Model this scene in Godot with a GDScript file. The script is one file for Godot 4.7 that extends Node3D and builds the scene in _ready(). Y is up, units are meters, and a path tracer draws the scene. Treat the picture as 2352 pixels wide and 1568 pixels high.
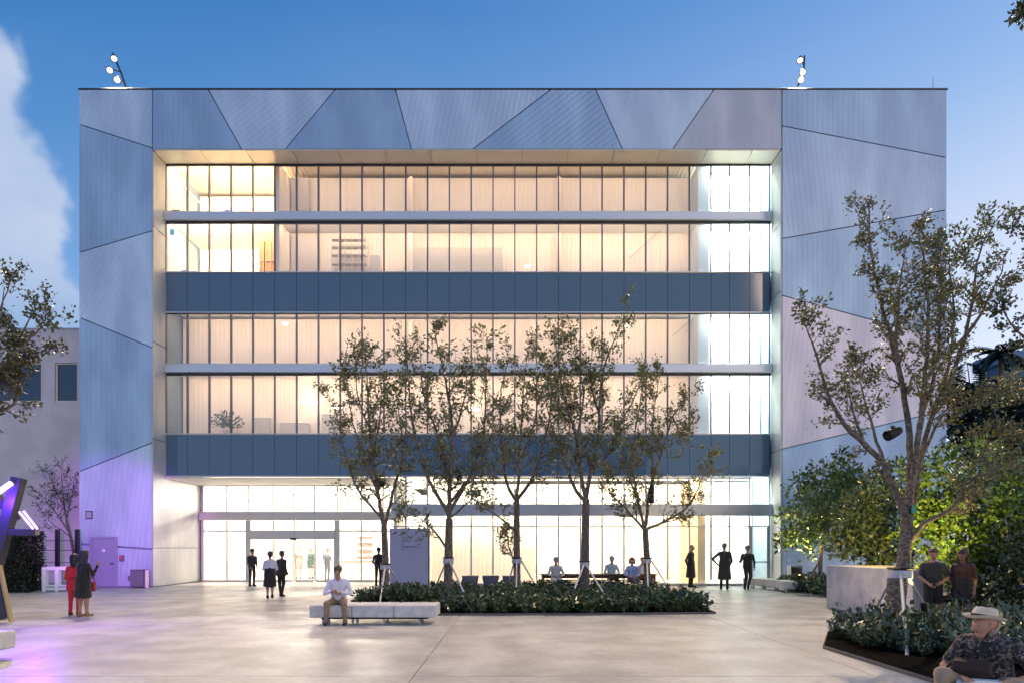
extends Node3D
# A museum with a glazed front on a plaza at dusk. Metres; y up; the camera stands at the origin and looks along -z.
const F := 1568.0
const CX := 1176.0
const HY := 1255.0
const EYE := 1.7
const DF := 29.0          # front of the metal piers
const DR := 30.1          # glazing of the upper storeys
const DE := 33.4          # glazing of the recessed entrance
const XL := -15.28        # clear opening between the piers
const XR := 11.45
const XA := -18.40        # outer edges of the facade
const XB := 18.48
const YT := 21.1          # top of the facade
const YO := 18.53         # head of the opening

var rng := RandomNumberGenerator.new()
var taken := {}
var M := {}

# ------------------------------------------------------------------ places
func P(u: float, v: float, d: float) -> Vector3:
	return Vector3((u - CX) * d / F, EYE + (HY - v) * d / F, -d)

func dist(v: float) -> float:
	return F * EYE / (v - HY)

func G(u: float, v: float) -> Vector3:
	var p := P(u, v, dist(v))
	p.y = 0.0
	return p

func yr(v: float) -> float:        # height of a line on the upper glazing
	return EYE + (HY - v) * DR / F

func xr(u: float) -> float:
	return (u - CX) * DR / F

# ------------------------------------------------------------------ mesh builder
class MB:
	var v := PackedVector3Array()
	var n := PackedVector3Array()
	var uv := PackedVector2Array()
	var c := PackedColorArray()
	var ix := PackedInt32Array()
	var col := Color(1, 1, 1)

	func face(pts: Array, away: Vector3, flat_uv := false) -> void:
		var nn: Vector3 = (pts[1] - pts[0]).cross(pts[2] - pts[0])
		if nn.length() < 1e-12 and pts.size() > 3:
			nn = (pts[2] - pts[0]).cross(pts[3] - pts[0])
		nn = nn.normalized()
		var mid := Vector3.ZERO
		for p in pts:
			mid += p
		mid /= pts.size()
		var flip: bool = nn.dot(mid - away) < 0.0
		if flip:
			nn = -nn
		var b := v.size()
		for p in pts:
			v.append(p)
			n.append(nn)
			c.append(col)
			uv.append(Vector2(p.x, p.y))
		for i in range(1, pts.size() - 1):
			if flip:
				ix.append_array(PackedInt32Array([b, b + i, b + i + 1]))
			else:
				ix.append_array(PackedInt32Array([b, b + i + 1, b + i]))

	func box(ce: Vector3, s: Vector3, ch := 0.0, bs := Basis.IDENTITY) -> void:
		var h := s * 0.5
		ch = minf(ch, minf(h.x, minf(h.y, h.z)) * 0.8)
		var k := Vector3(h.x - ch, h.y - ch, h.z - ch)
		for a in 3:
			var b := (a + 1) % 3
			var d := (a + 2) % 3
			for sg in [-1.0, 1.0]:
				var q := []
				for w in [[-1, -1], [1, -1], [1, 1], [-1, 1]]:
					var p := Vector3.ZERO
					p[a] = sg * h[a]
					p[b] = w[0] * k[b]
					p[d] = w[1] * k[d]
					q.append(ce + bs * p)
				face(q, ce)
				if ch > 0.0:
					for s2 in [-1.0, 1.0]:
						var e := []
						for w in [[0, -1], [0, 1], [1, 1], [1, -1]]:
							var p := Vector3.ZERO
							p[a] = sg * (h[a] if w[0] == 0 else k[a])
							p[b] = s2 * (k[b] if w[0] == 0 else h[b])
							p[d] = w[1] * k[d]
							e.append(ce + bs * p)
						face(e, ce)
		if ch > 0.0:
			for sx in [-1.0, 1.0]:
				for sy in [-1.0, 1.0]:
					for sz in [-1.0, 1.0]:
						face([ce + bs * Vector3(sx * h.x, sy * k.y, sz * k.z), ce + bs * Vector3(sx * k.x, sy * h.y, sz * k.z), ce + bs * Vector3(sx * k.x, sy * k.y, sz * h.z)], ce)

	func bar(a: Vector3, b: Vector3, w: float, t: float, ch := 0.0) -> void:      # a box from a to b
		var y := (b - a).normalized()
		var x := y.cross(Vector3(0, 0, 1))
		if x.length() < 0.05:
			x = y.cross(Vector3(1, 0, 0))
		x = x.normalized()
		box((a + b) * 0.5, Vector3(w, (b - a).length(), t), ch, Basis(x, y, x.cross(y)))

	func tube(pts: Array, rad: Array, sides := 8, caps := true) -> void:
		var b := v.size()
		var prev := Vector3.ZERO
		for i in pts.size():
			var t: Vector3 = (pts[mini(i + 1, pts.size() - 1)] - pts[maxi(i - 1, 0)]).normalized()
			var x := (prev - t * prev.dot(t)) if i > 0 else t.cross(Vector3(0.31, 0.17, 0.94))
			if x.length() < 0.01:
				x = t.cross(Vector3(1, 0.2, 0))
			x = x.normalized()
			prev = x
			var y := t.cross(x)
			for j in sides:
				var an := TAU * j / sides
				var o := x * cos(an) + y * sin(an)
				v.append(pts[i] + o * rad[i])
				n.append(o)
				c.append(col)
				uv.append(Vector2(float(j) / sides, i))
		for i in pts.size() - 1:
			for j in sides:
				var a0 := b + i * sides + j
				var a1 := b + i * sides + (j + 1) % sides
				ix.append_array(PackedInt32Array([a0, a0 + sides, a1, a1, a0 + sides, a1 + sides]))
		if caps:
			var q := []
			for j in sides:
				q.append(v[b + j])
			face(q, pts[1])
			q = []
			for j in sides:
				q.append(v[b + (pts.size() - 1) * sides + j])
			face(q, pts[pts.size() - 2])

	func lathe(ce: Vector3, prof: Array, sides := 20, sq := Vector3(1, 1, 1), bs := Basis.IDENTITY) -> void:     # prof: [radius, height]
		var b := v.size()
		for i in prof.size():
			var p0: Array = prof[maxi(i - 1, 0)]
			var p1: Array = prof[mini(i + 1, prof.size() - 1)]
			var sl := Vector2(p1[1] - p0[1], -(p1[0] - p0[0])).normalized()
			for j in sides:
				var an := TAU * j / sides
				v.append(ce + bs * (Vector3(cos(an) * prof[i][0], prof[i][1], sin(an) * prof[i][0]) * sq))
				n.append(bs * Vector3(cos(an) * sl.x, sl.y, sin(an) * sl.x).normalized())
				c.append(col)
				uv.append(Vector2(float(j) / sides, prof[i][1]))
		for i in prof.size() - 1:
			for j in sides:
				var a0 := b + i * sides + j
				var a1 := b + i * sides + (j + 1) % sides
				ix.append_array(PackedInt32Array([a0, a1, a0 + sides, a1, a1 + sides, a0 + sides]))

	func leaf(p: Vector3, dir: Vector3, side: Vector3, l: float, w: float, cc: Color) -> void:
		var b := v.size()
		var up := side.cross(dir).normalized()
		v.append(p)
		v.append(p + dir * l * 0.5 + side * w + up * w * 0.35)
		v.append(p + dir * l)
		v.append(p + dir * l * 0.5 - side * w + up * w * 0.35)
		for k in 4:
			n.append(up)
			c.append(cc)
			uv.append(Vector2.ZERO)
		ix.append_array(PackedInt32Array([b, b + 2, b + 1, b, b + 3, b + 2]))

	func prism(poly: PackedVector2Array, z0: float, z1: float, turn := 0.0, drop := 0.0) -> void:    # xy polygon, z0 in front of z1; uv turned
		var ce := Vector2.ZERO
		for p in poly:
			ce += p
		ce /= poly.size()
		var away := Vector3(ce.x, ce.y, (z0 + z1) * 0.5)
		var b := v.size()
		var q := []
		for p in poly:
			q.append(Vector3(p.x, p.y, z0))
		face(q, away)
		for i in range(b, v.size()):
			uv[i] = Vector2(v[i].x, v[i].y).rotated(turn)
		for i in poly.size():
			var a := poly[i]
			var d := poly[(i + 1) % poly.size()]
			face([Vector3(a.x, a.y, z0), Vector3(d.x, d.y, z0), Vector3(d.x, d.y, z1), Vector3(a.x, a.y, z1)], away)

	func flat(poly: PackedVector2Array, y: float, y0: float) -> void:      # xz polygon with upright sides
		var ids := Geometry2D.triangulate_polygon(poly)
		for i in range(0, ids.size(), 3):
			face([Vector3(poly[ids[i]].x, y, poly[ids[i]].y), Vector3(poly[ids[i + 1]].x, y, poly[ids[i + 1]].y), Vector3(poly[ids[i + 2]].x, y, poly[ids[i + 2]].y)], Vector3(0, -1000, 0))
		var ccw := not Geometry2D.is_polygon_clockwise(poly)
		for i in poly.size():
			var a := poly[i]
			var d := poly[(i + 1) % poly.size()]
			var out := (d - a).orthogonal().normalized() * (1.0 if ccw else -1.0)
			var mid := Vector3((a.x + d.x) * 0.5, (y + y0) * 0.5, (a.y + d.y) * 0.5)
			face([Vector3(a.x, y, a.y), Vector3(d.x, y, d.y), Vector3(d.x, y0, d.y), Vector3(a.x, y0, a.y)], mid + Vector3(out.x, 0, out.y))

	func mesh() -> ArrayMesh:
		var a := []
		a.resize(Mesh.ARRAY_MAX)
		a[Mesh.ARRAY_VERTEX] = v
		a[Mesh.ARRAY_NORMAL] = n
		a[Mesh.ARRAY_TEX_UV] = uv
		a[Mesh.ARRAY_COLOR] = c
		a[Mesh.ARRAY_INDEX] = ix
		var m := ArrayMesh.new()
		m.add_surface_from_arrays(Mesh.PRIMITIVE_TRIANGLES, a)
		return m

# ------------------------------------------------------------------ nodes
func named(parent: Node, called: String) -> String:
	var key := str(parent.get_instance_id()) + called
	var k: int = taken.get(key, 0)
	taken[key] = k + 1
	return called if k == 0 else "%s_%03d" % [called, k]

func tag(o: Node3D, label := "", category := "", group := "", kind := "") -> Node3D:
	if label: o.set_meta("label", label)
	if category: o.set_meta("category", category)
	if group: o.set_meta("group", group)
	if kind: o.set_meta("kind", kind)
	return o

func thing(called: String, label: String, category: String, at := Vector3.ZERO, turn := 0.0, group := "") -> Node3D:
	var o := Node3D.new()
	o.name = named(self, called)
	add_child(o, true)
	o.position = at
	o.rotation.y = turn
	tag(o, label, category, group)
	return o

func put(called: String, m: Mesh, mat: Material, parent: Node = self, at := Vector3.ZERO) -> MeshInstance3D:
	var o := MeshInstance3D.new()
	o.name = named(parent, called)
	o.mesh = m
	o.material_override = mat
	o.position = at
	parent.add_child(o, true)
	return o

func bx(called: String, x0: float, x1: float, y0: float, y1: float, z0: float, z1: float, mat: Material, parent: Node = self, ch := 0.0) -> MeshInstance3D:
	var b := MB.new()
	b.box(Vector3.ZERO, Vector3(absf(x1 - x0), absf(y1 - y0), absf(z1 - z0)), ch)
	return put(called, b.mesh(), mat, parent, Vector3((x0 + x1) * 0.5, (y0 + y1) * 0.5, (z0 + z1) * 0.5))

# ------------------------------------------------------------------ materials
func mat(name_: String, lin: Color, rough := 0.7, metal := 0.0, spec := 0.5) -> StandardMaterial3D:
	var m := StandardMaterial3D.new()
	m.resource_name = name_
	m.albedo_color = lin.linear_to_srgb()
	m.roughness = rough
	m.metallic = metal
	m.metallic_specular = spec
	M[name_] = m
	return m

func noise(freq: float, oct: int, sd: int, size: int, lo: Color, hi: Color, a := 0.3, b := 0.7, kind := FastNoiseLite.TYPE_SIMPLEX_SMOOTH) -> NoiseTexture2D:
	var f := FastNoiseLite.new()
	f.noise_type = kind
	f.frequency = freq
	f.fractal_octaves = oct
	f.seed = sd
	var t := NoiseTexture2D.new()
	t.width = size
	t.height = size
	t.seamless = true
	t.noise = f
	var g := Gradient.new()
	g.offsets = PackedFloat32Array([a, b])
	g.colors = PackedColorArray([lo.linear_to_srgb(), hi.linear_to_srgb()])
	t.color_ramp = g
	return t

func world_map(m: StandardMaterial3D, per_metre: float) -> void:
	m.uv1_triplanar = true
	m.uv1_world_triplanar = true
	m.uv1_scale = Vector3.ONE * per_metre

func lamp(name_: String, c: Color, e: float) -> StandardMaterial3D:
	var m := mat(name_, Color(0.8, 0.8, 0.8), 0.5)
	m.emission_enabled = true
	m.emission = c
	m.emission_energy_multiplier = e
	return m

func glass(name_: String, lin: Color, alpha: float) -> StandardMaterial3D:
	var m := mat(name_, lin, 0.03)
	m.albedo_color.a = alpha
	m.transparency = BaseMaterial3D.TRANSPARENCY_ALPHA
	return m

func ridge_map() -> ImageTexture:
	var im := Image.create(64, 4, false, Image.FORMAT_RGBF)
	for x in 64:
		var t := x / 64.0
		var h := clampf((absf(t - 0.5) - 0.12) * 6.0, 0.0, 1.0)
		for y in 4:
			im.set_pixel(x, y, Color(h, h, h))
	return ImageTexture.create_from_image(im)

func materials() -> void:
	var rm := ridge_map()
	var wear := noise(0.006, 4, 11, 512, Color(0.74, 0.76, 0.8), Color(1, 1, 1), 0.2, 0.8)
	for t in [["clad_dark", Color(0.35, 0.50, 0.66)], ["clad_light", Color(0.52, 0.64, 0.76)], ["clad_mid", Color(0.41, 0.54, 0.69)], ["clad_warmlit_mauve", Color(0.48, 0.50, 0.57)], ["clad_warmlit_rose", Color(0.63, 0.60, 0.66)], ["clad_return", Color(0.55, 0.57, 0.56)]]:  # rose and mauve carry warm lamp light in their base colour
		var m := mat(t[0], t[1], 0.42, 0.25)
		m.uv1_scale = Vector3(4.6, 4.6, 1)
		m.heightmap_enabled = true
		m.heightmap_texture = rm
		m.heightmap_scale = 0.38
	for k in ["clad_dark", "clad_light", "clad_mid", "clad_warmlit_mauve", "clad_warmlit_rose", "clad_return"]:
		M[k].detail_enabled = true
		M[k].detail_albedo = wear
		M[k].detail_blend_mode = BaseMaterial3D.BLEND_MODE_MUL
		M[k].detail_uv_layer = BaseMaterial3D.DETAIL_UV_2
		M[k].uv2_triplanar = true
		M[k].uv2_world_triplanar = true
		M[k].uv2_scale = Vector3(0.16, 0.05, 0.16)
	mat("clad_back", Color(0.2, 0.27, 0.36), 0.6, 0.2)
	mat("trim", Color(0.42, 0.45, 0.5), 0.35, 0.5)
	mat("trim_dark", Color(0.1, 0.1, 0.1), 0.5, 0.4)
	mat("band", Color(0.5, 0.55, 0.62), 0.38, 0.35)
	mat("frame_dark", Color(0.045, 0.05, 0.06), 0.4, 0.4)
	mat("mullion_paint", Color(0.10, 0.11, 0.145), 0.4, 0.3)
	mat("frame_light", Color(0.5, 0.5, 0.48), 0.4, 0.4)
	mat("spandrel", Color(0.062, 0.13, 0.205), 0.06)
	glass("pane", Color(0.75, 0.85, 0.85), 0.03)
	mat("soffit", Color(0.62, 0.58, 0.5), 0.4, 0.3)
	mat("wall_warm", Color(0.74, 0.655, 0.58), 0.85)
	M.wall_warm.uv1_scale = Vector3(5, 5, 1)
	M.wall_warm.heightmap_enabled = true
	M.wall_warm.heightmap_texture = rm
	M.wall_warm.heightmap_scale = 0.9
	mat("wall_white", Color(0.82, 0.8, 0.77), 0.85)
	mat("wall_grey", Color(0.5, 0.46, 0.43), 0.85)
	mat("wall_bluegrey", Color(0.42, 0.46, 0.52), 0.7)
	mat("column_warm", Color(0.66, 0.5, 0.32), 0.8)
	mat("floor_inside", Color(0.6, 0.55, 0.48), 0.3)
	mat("crate_wood", Color(0.22, 0.095, 0.042), 0.8).albedo_texture = noise(0.02, 3, 5, 256, Color(0.75, 0.7, 0.65), Color(1, 1, 1))
	lamp("strip_warm", Color(1.0, 0.86, 0.68), 3.0)
	lamp("ceiling_fill_glow", Color(1.0, 0.96, 0.88), 1.2)  # glow of the added fill panels in the lobby
	lamp("strip_cool", Color(0.95, 1.0, 0.97), 4.0)
	lamp("flood", Color(1.0, 0.95, 0.86), 1.5)
	lamp("violet_tube", Color(0.66, 0.5, 1.0), 4.0)
	lamp("uplight_face", Color(1.0, 0.85, 0.45), 6.0)
	lamp("small_lamp", Color(1.0, 0.93, 0.82), 8.0)
	var co := mat("concrete", Color(1, 1, 1), 0.4)
	co.albedo_texture = noise(0.006, 6, 3, 1024, Color(0.36, 0.34, 0.315), Color(0.52, 0.495, 0.46), 0.25, 0.75)
	co.roughness_texture = noise(0.012, 5, 4, 512, Color(0.5, 0.5, 0.5), Color(0.85, 0.85, 0.85), 0.3, 0.7)
	co.roughness = 0.47
	co.detail_enabled = true
	co.detail_albedo = noise(0.05, 4, 9, 512, Color(0.9, 0.89, 0.88), Color(1, 1, 1), 0.3, 0.6)
	co.detail_blend_mode = BaseMaterial3D.BLEND_MODE_MUL
	co.detail_uv_layer = BaseMaterial3D.DETAIL_UV_2
	co.uv2_triplanar = true
	co.uv2_world_triplanar = true
	co.uv2_scale = Vector3.ONE * 0.23
	co.heightmap_enabled = true
	co.heightmap_texture = noise(0.03, 4, 6, 512, Color(0, 0, 0), Color(1, 1, 1), 0.2, 0.8)
	co.heightmap_scale = 0.09
	world_map(co, 0.11)
	var cb := mat("cast_concrete", Color(1, 1, 1), 0.6)
	cb.albedo_texture = noise(0.012, 5, 21, 512, Color(0.44, 0.43, 0.43), Color(0.56, 0.55, 0.53), 0.2, 0.8)
	world_map(cb, 0.6)
	var pl := mat("planter_plaster", Color(1, 1, 1), 0.8)
	pl.albedo_texture = noise(0.008, 4, 23, 512, Color(0.5, 0.47, 0.46), Color(0.6, 0.57, 0.56), 0.3, 0.7)
	world_map(pl, 0.4)
	var ec := mat("neighbour_stucco", Color(1, 1, 1), 0.9)
	ec.albedo_texture = noise(0.01, 5, 31, 512, Color(0.52, 0.48, 0.51), Color(0.58, 0.54, 0.57), 0.3, 0.7)
	world_map(ec, 0.14)
	mat("neighbour_glass", Color(0.012, 0.05, 0.10), 0.08)
	mat("ground_base", Color(0.12, 0.12, 0.11), 0.95)
	var so := mat("soil", Color(1, 1, 1), 0.95)
	so.albedo_texture = noise(0.06, 4, 41, 256, Color(0.003, 0.0026, 0.0022), Color(0.012, 0.010, 0.008))
	so.heightmap_enabled = true
	so.heightmap_texture = noise(0.05, 3, 42, 256, Color(0, 0, 0), Color(1, 1, 1))
	so.heightmap_scale = 4.0
	so.metallic_specular = 0.12
	world_map(so, 0.8)
	var bk := mat("bark", Color(1, 1, 1), 0.9)
	bk.albedo_texture = noise(0.03, 4, 51, 256, Color(0.09, 0.072, 0.056), Color(0.25, 0.205, 0.16), 0.3, 0.7)
	bk.heightmap_enabled = true
	bk.heightmap_texture = noise(0.04, 4, 52, 256, Color(0, 0, 0), Color(1, 1, 1))
	bk.heightmap_scale = 2.0
	world_map(bk, 1.4)
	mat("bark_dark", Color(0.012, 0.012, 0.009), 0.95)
	var lf := mat("leaf", Color(1, 1, 1), 0.5)
	lf.vertex_color_use_as_albedo = true
	lf.backlight_enabled = true
	lf.backlight = Color(0.35, 0.4, 0.2)
	var lg := mat("leaf_glossy", Color(1, 1, 1), 0.34)
	lg.vertex_color_use_as_albedo = true
	lg.backlight_enabled = true
	lg.backlight = Color(0.25, 0.3, 0.12)
	mat("steel_pale", Color(0.46, 0.46, 0.5), 0.45, 0.3)
	mat("steel_blue", Color(0.3, 0.42, 0.55), 0.45, 0.3)
	mat("black_metal", Color(0.015, 0.015, 0.017), 0.5, 0.2)
	mat("dark_paint", Color(0.03, 0.028, 0.04), 0.45)
	mat("lit_edge_gold", Color(0.35, 0.27, 0.1), 0.5)  # gold tone stands for light on the leg edge
	mat("door_paint", Color(0.28, 0.31, 0.42), 0.5, 0.1)
	mat("white_paint", Color(0.78, 0.78, 0.78), 0.5)
	mat("cream_paint", Color(0.72, 0.68, 0.56), 0.6)
	mat("grey_cabinet", Color(0.16, 0.16, 0.19), 0.5, 0.2)
	mat("red_box", Color(0.55, 0.1, 0.12), 0.5)
	mat("sign_face", Color(0.36, 0.35, 0.5), 0.45)
	mat("sign_ink", Color(0.05, 0.04, 0.06), 0.6)
	mat("sign_edge", Color(0.2, 0.13, 0.09), 0.6)
	mat("bench_wood", Color(0.075, 0.045, 0.03), 0.6)
	mat("seat_weave", Color(0.11, 0.12, 0.16), 0.8)
	mat("corten", Color(0.3, 0.15, 0.09), 0.85)
	mat("green_label", Color(0.02, 0.3, 0.18), 0.5)
	mat("far_roof", Color(0.13, 0.2, 0.33), 0.7)
	mat("far_wall", Color(0.09, 0.13, 0.19), 0.8)
	for t in [["cloth", 0.85], ["skin", 0.55], ["hair", 0.5]]:
		var m := mat(t[0], Color(1, 1, 1), t[1])
		m.vertex_color_use_as_albedo = true
	M.cloth.rim_enabled = true
	M.cloth.rim = 0.3

# ------------------------------------------------------------------ sky
func sky_texture() -> ImageTexture:
	var w := 2048
	var h := 1024
	var px := PackedFloat32Array()
	px.resize(w * h * 3)
	var f := FastNoiseLite.new()
	f.seed = 7
	f.frequency = 1.0
	f.fractal_octaves = 5
	f.fractal_gain = 0.55
	var f2 := FastNoiseLite.new()
	f2.seed = 19
	f2.frequency = 1.0
	f2.fractal_octaves = 4
	# elevation stops for the side away from the after-glow and the side towards it
	var el := [0.0, 8.0, 16.0, 21.0, 30.0, 38.0, 60.0, 90.0]
	var cold := [Color(0.36, 0.50, 0.80), Color(0.25, 0.45, 0.80), Color(0.13, 0.35, 0.73), Color(0.088, 0.30, 0.675), Color(0.034, 0.21, 0.555), Color(0.012, 0.15, 0.465), Color(0.016, 0.13, 0.40), Color(0.02, 0.11, 0.35)]
	var warm := [Color(1.30, 1.30, 1.50), Color(1.26, 1.29, 1.48), Color(1.02, 1.07, 1.26), Color(0.94, 0.99, 1.14), Color(0.48, 0.68, 1.03), Color(0.25, 0.48, 0.92), Color(0.10, 0.28, 0.64), Color(0.03, 0.13, 0.40)]
	for y in h / 2:
		var e := 90.0 - (y + 0.5) * 180.0 / h
		var k := 0
		while e > el[k + 1]:
			k += 1
		var t: float = (e - el[k]) / (el[k + 1] - el[k])
		var c0: Color = cold[k].lerp(cold[k + 1], t)
		var c1: Color = warm[k].lerp(warm[k + 1], t)
		var er := deg_to_rad(e)
		for x in w:
			var az := wrapf((x + 0.5) * 360.0 / w, -180.0, 180.0)
			var ar := deg_to_rad(az)
			var g := 0.5 + 0.5 * cos(ar - 1.92)
			var c := c0.lerp(c1, g)
			if e < 48.0:
				var d := Vector3(sin(ar) * cos(er), sin(er), -cos(ar) * cos(er))
				var m := 0.0
				if az < -26.0 and az > -100.0:       # a tall bank of cloud on the left
					var edge := lerpf(-32.3, -36.6, clampf((e - 20.0) / 10.0, -0.6, 1.6))
					var nz := f.get_noise_3d(d.x * 9.0, d.y * 9.0, d.z * 9.0)
					m = smoothstep(-0.25, 0.85, edge - az + nz * 2.4) * smoothstep(46.0, 34.0, e + nz * 6.0) * smoothstep(-100.0, -75.0, az)
					var li := 0.5 + 0.5 * f2.get_noise_3d(d.x * 5.0, d.y * 7.0, d.z * 5.0)
					var cc := Color(0.40, 0.53, 0.78).lerp(Color(0.68, 0.75, 0.89), clampf(li * 1.2 - 0.1, 0.0, 1.0))
					cc = cc.lerp(Color(0.31, 0.47, 0.74), smoothstep(21.0, 14.0, e))
					c = c.lerp(cc, m * 0.94)
				var wisp := smoothstep(0.05, 0.6, f2.get_noise_3d(d.x * 2.2, d.y * 6.0, d.z * 2.2)) * smoothstep(48.0, 20.0, e)
				c = c.lerp(Color(0.45, 0.52, 0.76), wisp * 0.06)
			var o := (y * w + x) * 3
			px[o] = c.r
			px[o + 1] = c.g
			px[o + 2] = c.b
	for i in range(w * h / 2, w * h):
		px[i * 3] = 0.2
		px[i * 3 + 1] = 0.22
		px[i * 3 + 2] = 0.27
	return ImageTexture.create_from_image(Image.create_from_data(w, h, false, Image.FORMAT_RGBF, px.to_byte_array()))

func area(at: Vector3, towards: Vector3, size: Vector2, c: Color, e: float, parent: Node = self) -> void:
	var l := AreaLight3D.new()
	l.name = named(parent, "light")
	l.area_size = size
	l.area_normalize_energy = true
	l.light_color = c
	l.light_energy = e
	l.area_range = 60.0
	l.area_attenuation = 2.0
	l.shadow_enabled = true
	parent.add_child(l, true)
	var z := -towards.normalized()
	var x := Vector3(1, 0, 0) if absf(z.x) < 0.9 else Vector3(0, 1, 0)
	var y := z.cross(x).normalized()
	l.transform = Transform3D(Basis(y.cross(z).normalized(), y, z), at)

func spot(at: Vector3, to: Vector3, c: Color, e: float, angle: float, size := 0.08, parent: Node = self) -> void:
	var l := SpotLight3D.new()
	l.name = named(parent, "light")
	l.light_color = c
	l.light_energy = e
	l.spot_angle = angle
	l.spot_angle_attenuation = 0.6
	l.spot_range = 90.0
	l.spot_attenuation = 2.0
	l.light_size = size
	l.shadow_enabled = true
	parent.add_child(l, true)
	var b := Basis.looking_at((to - at).normalized(), Vector3(0, 1, 0.01))
	l.transform = Transform3D(b, at)

func omni(at: Vector3, c: Color, e: float, size := 0.1, parent: Node = self) -> void:
	var l := OmniLight3D.new()
	l.name = named(parent, "light")
	l.light_color = c
	l.light_energy = e
	l.omni_range = 60.0
	l.omni_attenuation = 2.0
	l.light_size = size
	l.shadow_enabled = true
	parent.add_child(l, true)
	l.position = at

# ------------------------------------------------------------------ the setting
func setting() -> void:
	var g := MB.new()
	g.flat(PackedVector2Array([Vector2(-400, -400), Vector2(400, -400), Vector2(400, 200), Vector2(-400, 200)]), -0.06, -0.3)
	tag(put("ground", g.mesh(), M.ground_base), "dark bare ground running out to the horizon", "ground", "", "structure")
	var pz := thing("plaza", "pale polished concrete plaza in large slabs before the museum", "plaza")
	tag(pz, "", "", "", "structure")
	# slabs poured in wide bays, 12 mm apart; the entrance floor goes on under the overhang
	var xs := [-60.0, -44.0, -30.0, -20.0, -13.2, -7.2, -1.3, 4.8, 10.8, 17.0, 26.0, 40.0]
	var zs := [30.0, 12.0, 2.0, -4.0, -9.0, -14.8, -20.6, -26.6, -33.5]
	for i in xs.size() - 1:
		for j in zs.size() - 1:
			bx("slab", xs[i] + 0.006, xs[i + 1] - 0.006, -0.06, 0.0, zs[j] - 0.006, zs[j + 1] + 0.006, M.concrete, pz, 0.004)

func bed(called: String, label: String, poly: PackedVector2Array) -> void:
	var b := MB.new()
	b.flat(poly, 0.035, -0.02)
	var o := put(called, b.mesh(), M.soil)
	tag(o, label, "planting bed", "", "structure")
	for i in poly.size():        # thin steel edging
		var p := Vector3(poly[i].x, 0.025, poly[i].y)
		var q := Vector3(poly[(i + 1) % poly.size()].x, 0.025, poly[(i + 1) % poly.size()].y)
		var m := MB.new()
		m.box((p + q) * 0.5, Vector3(p.distance_to(q) + 0.012, 0.06, 0.014), 0.002, Basis((q - p).normalized(), Vector3.UP, (q - p).normalized().cross(Vector3.UP)))
		put("steel_edging", m.mesh(), M.trim_dark, o)

# ------------------------------------------------------------------ the museum
func panel(b: Node3D, pts: Array, material: StandardMaterial3D, turn: float) -> void:
	var poly := PackedVector2Array()
	for p in pts:
		poly.append(Vector2((p[0] - CX) * DF / F, EYE + (HY - p[1]) * DF / F))
	poly[0] = poly[0]
	for i in poly.size():
		poly[i].y = maxf(poly[i].y, 0.02)
	var ins := Geometry2D.offset_polygon(poly, -0.022)
	if ins.is_empty():
		return
	var m := MB.new()
	m.prism(ins[0], -DF, -DF - 0.09, turn)
	put("cladding_panel", m.mesh(), material, b)

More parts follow.
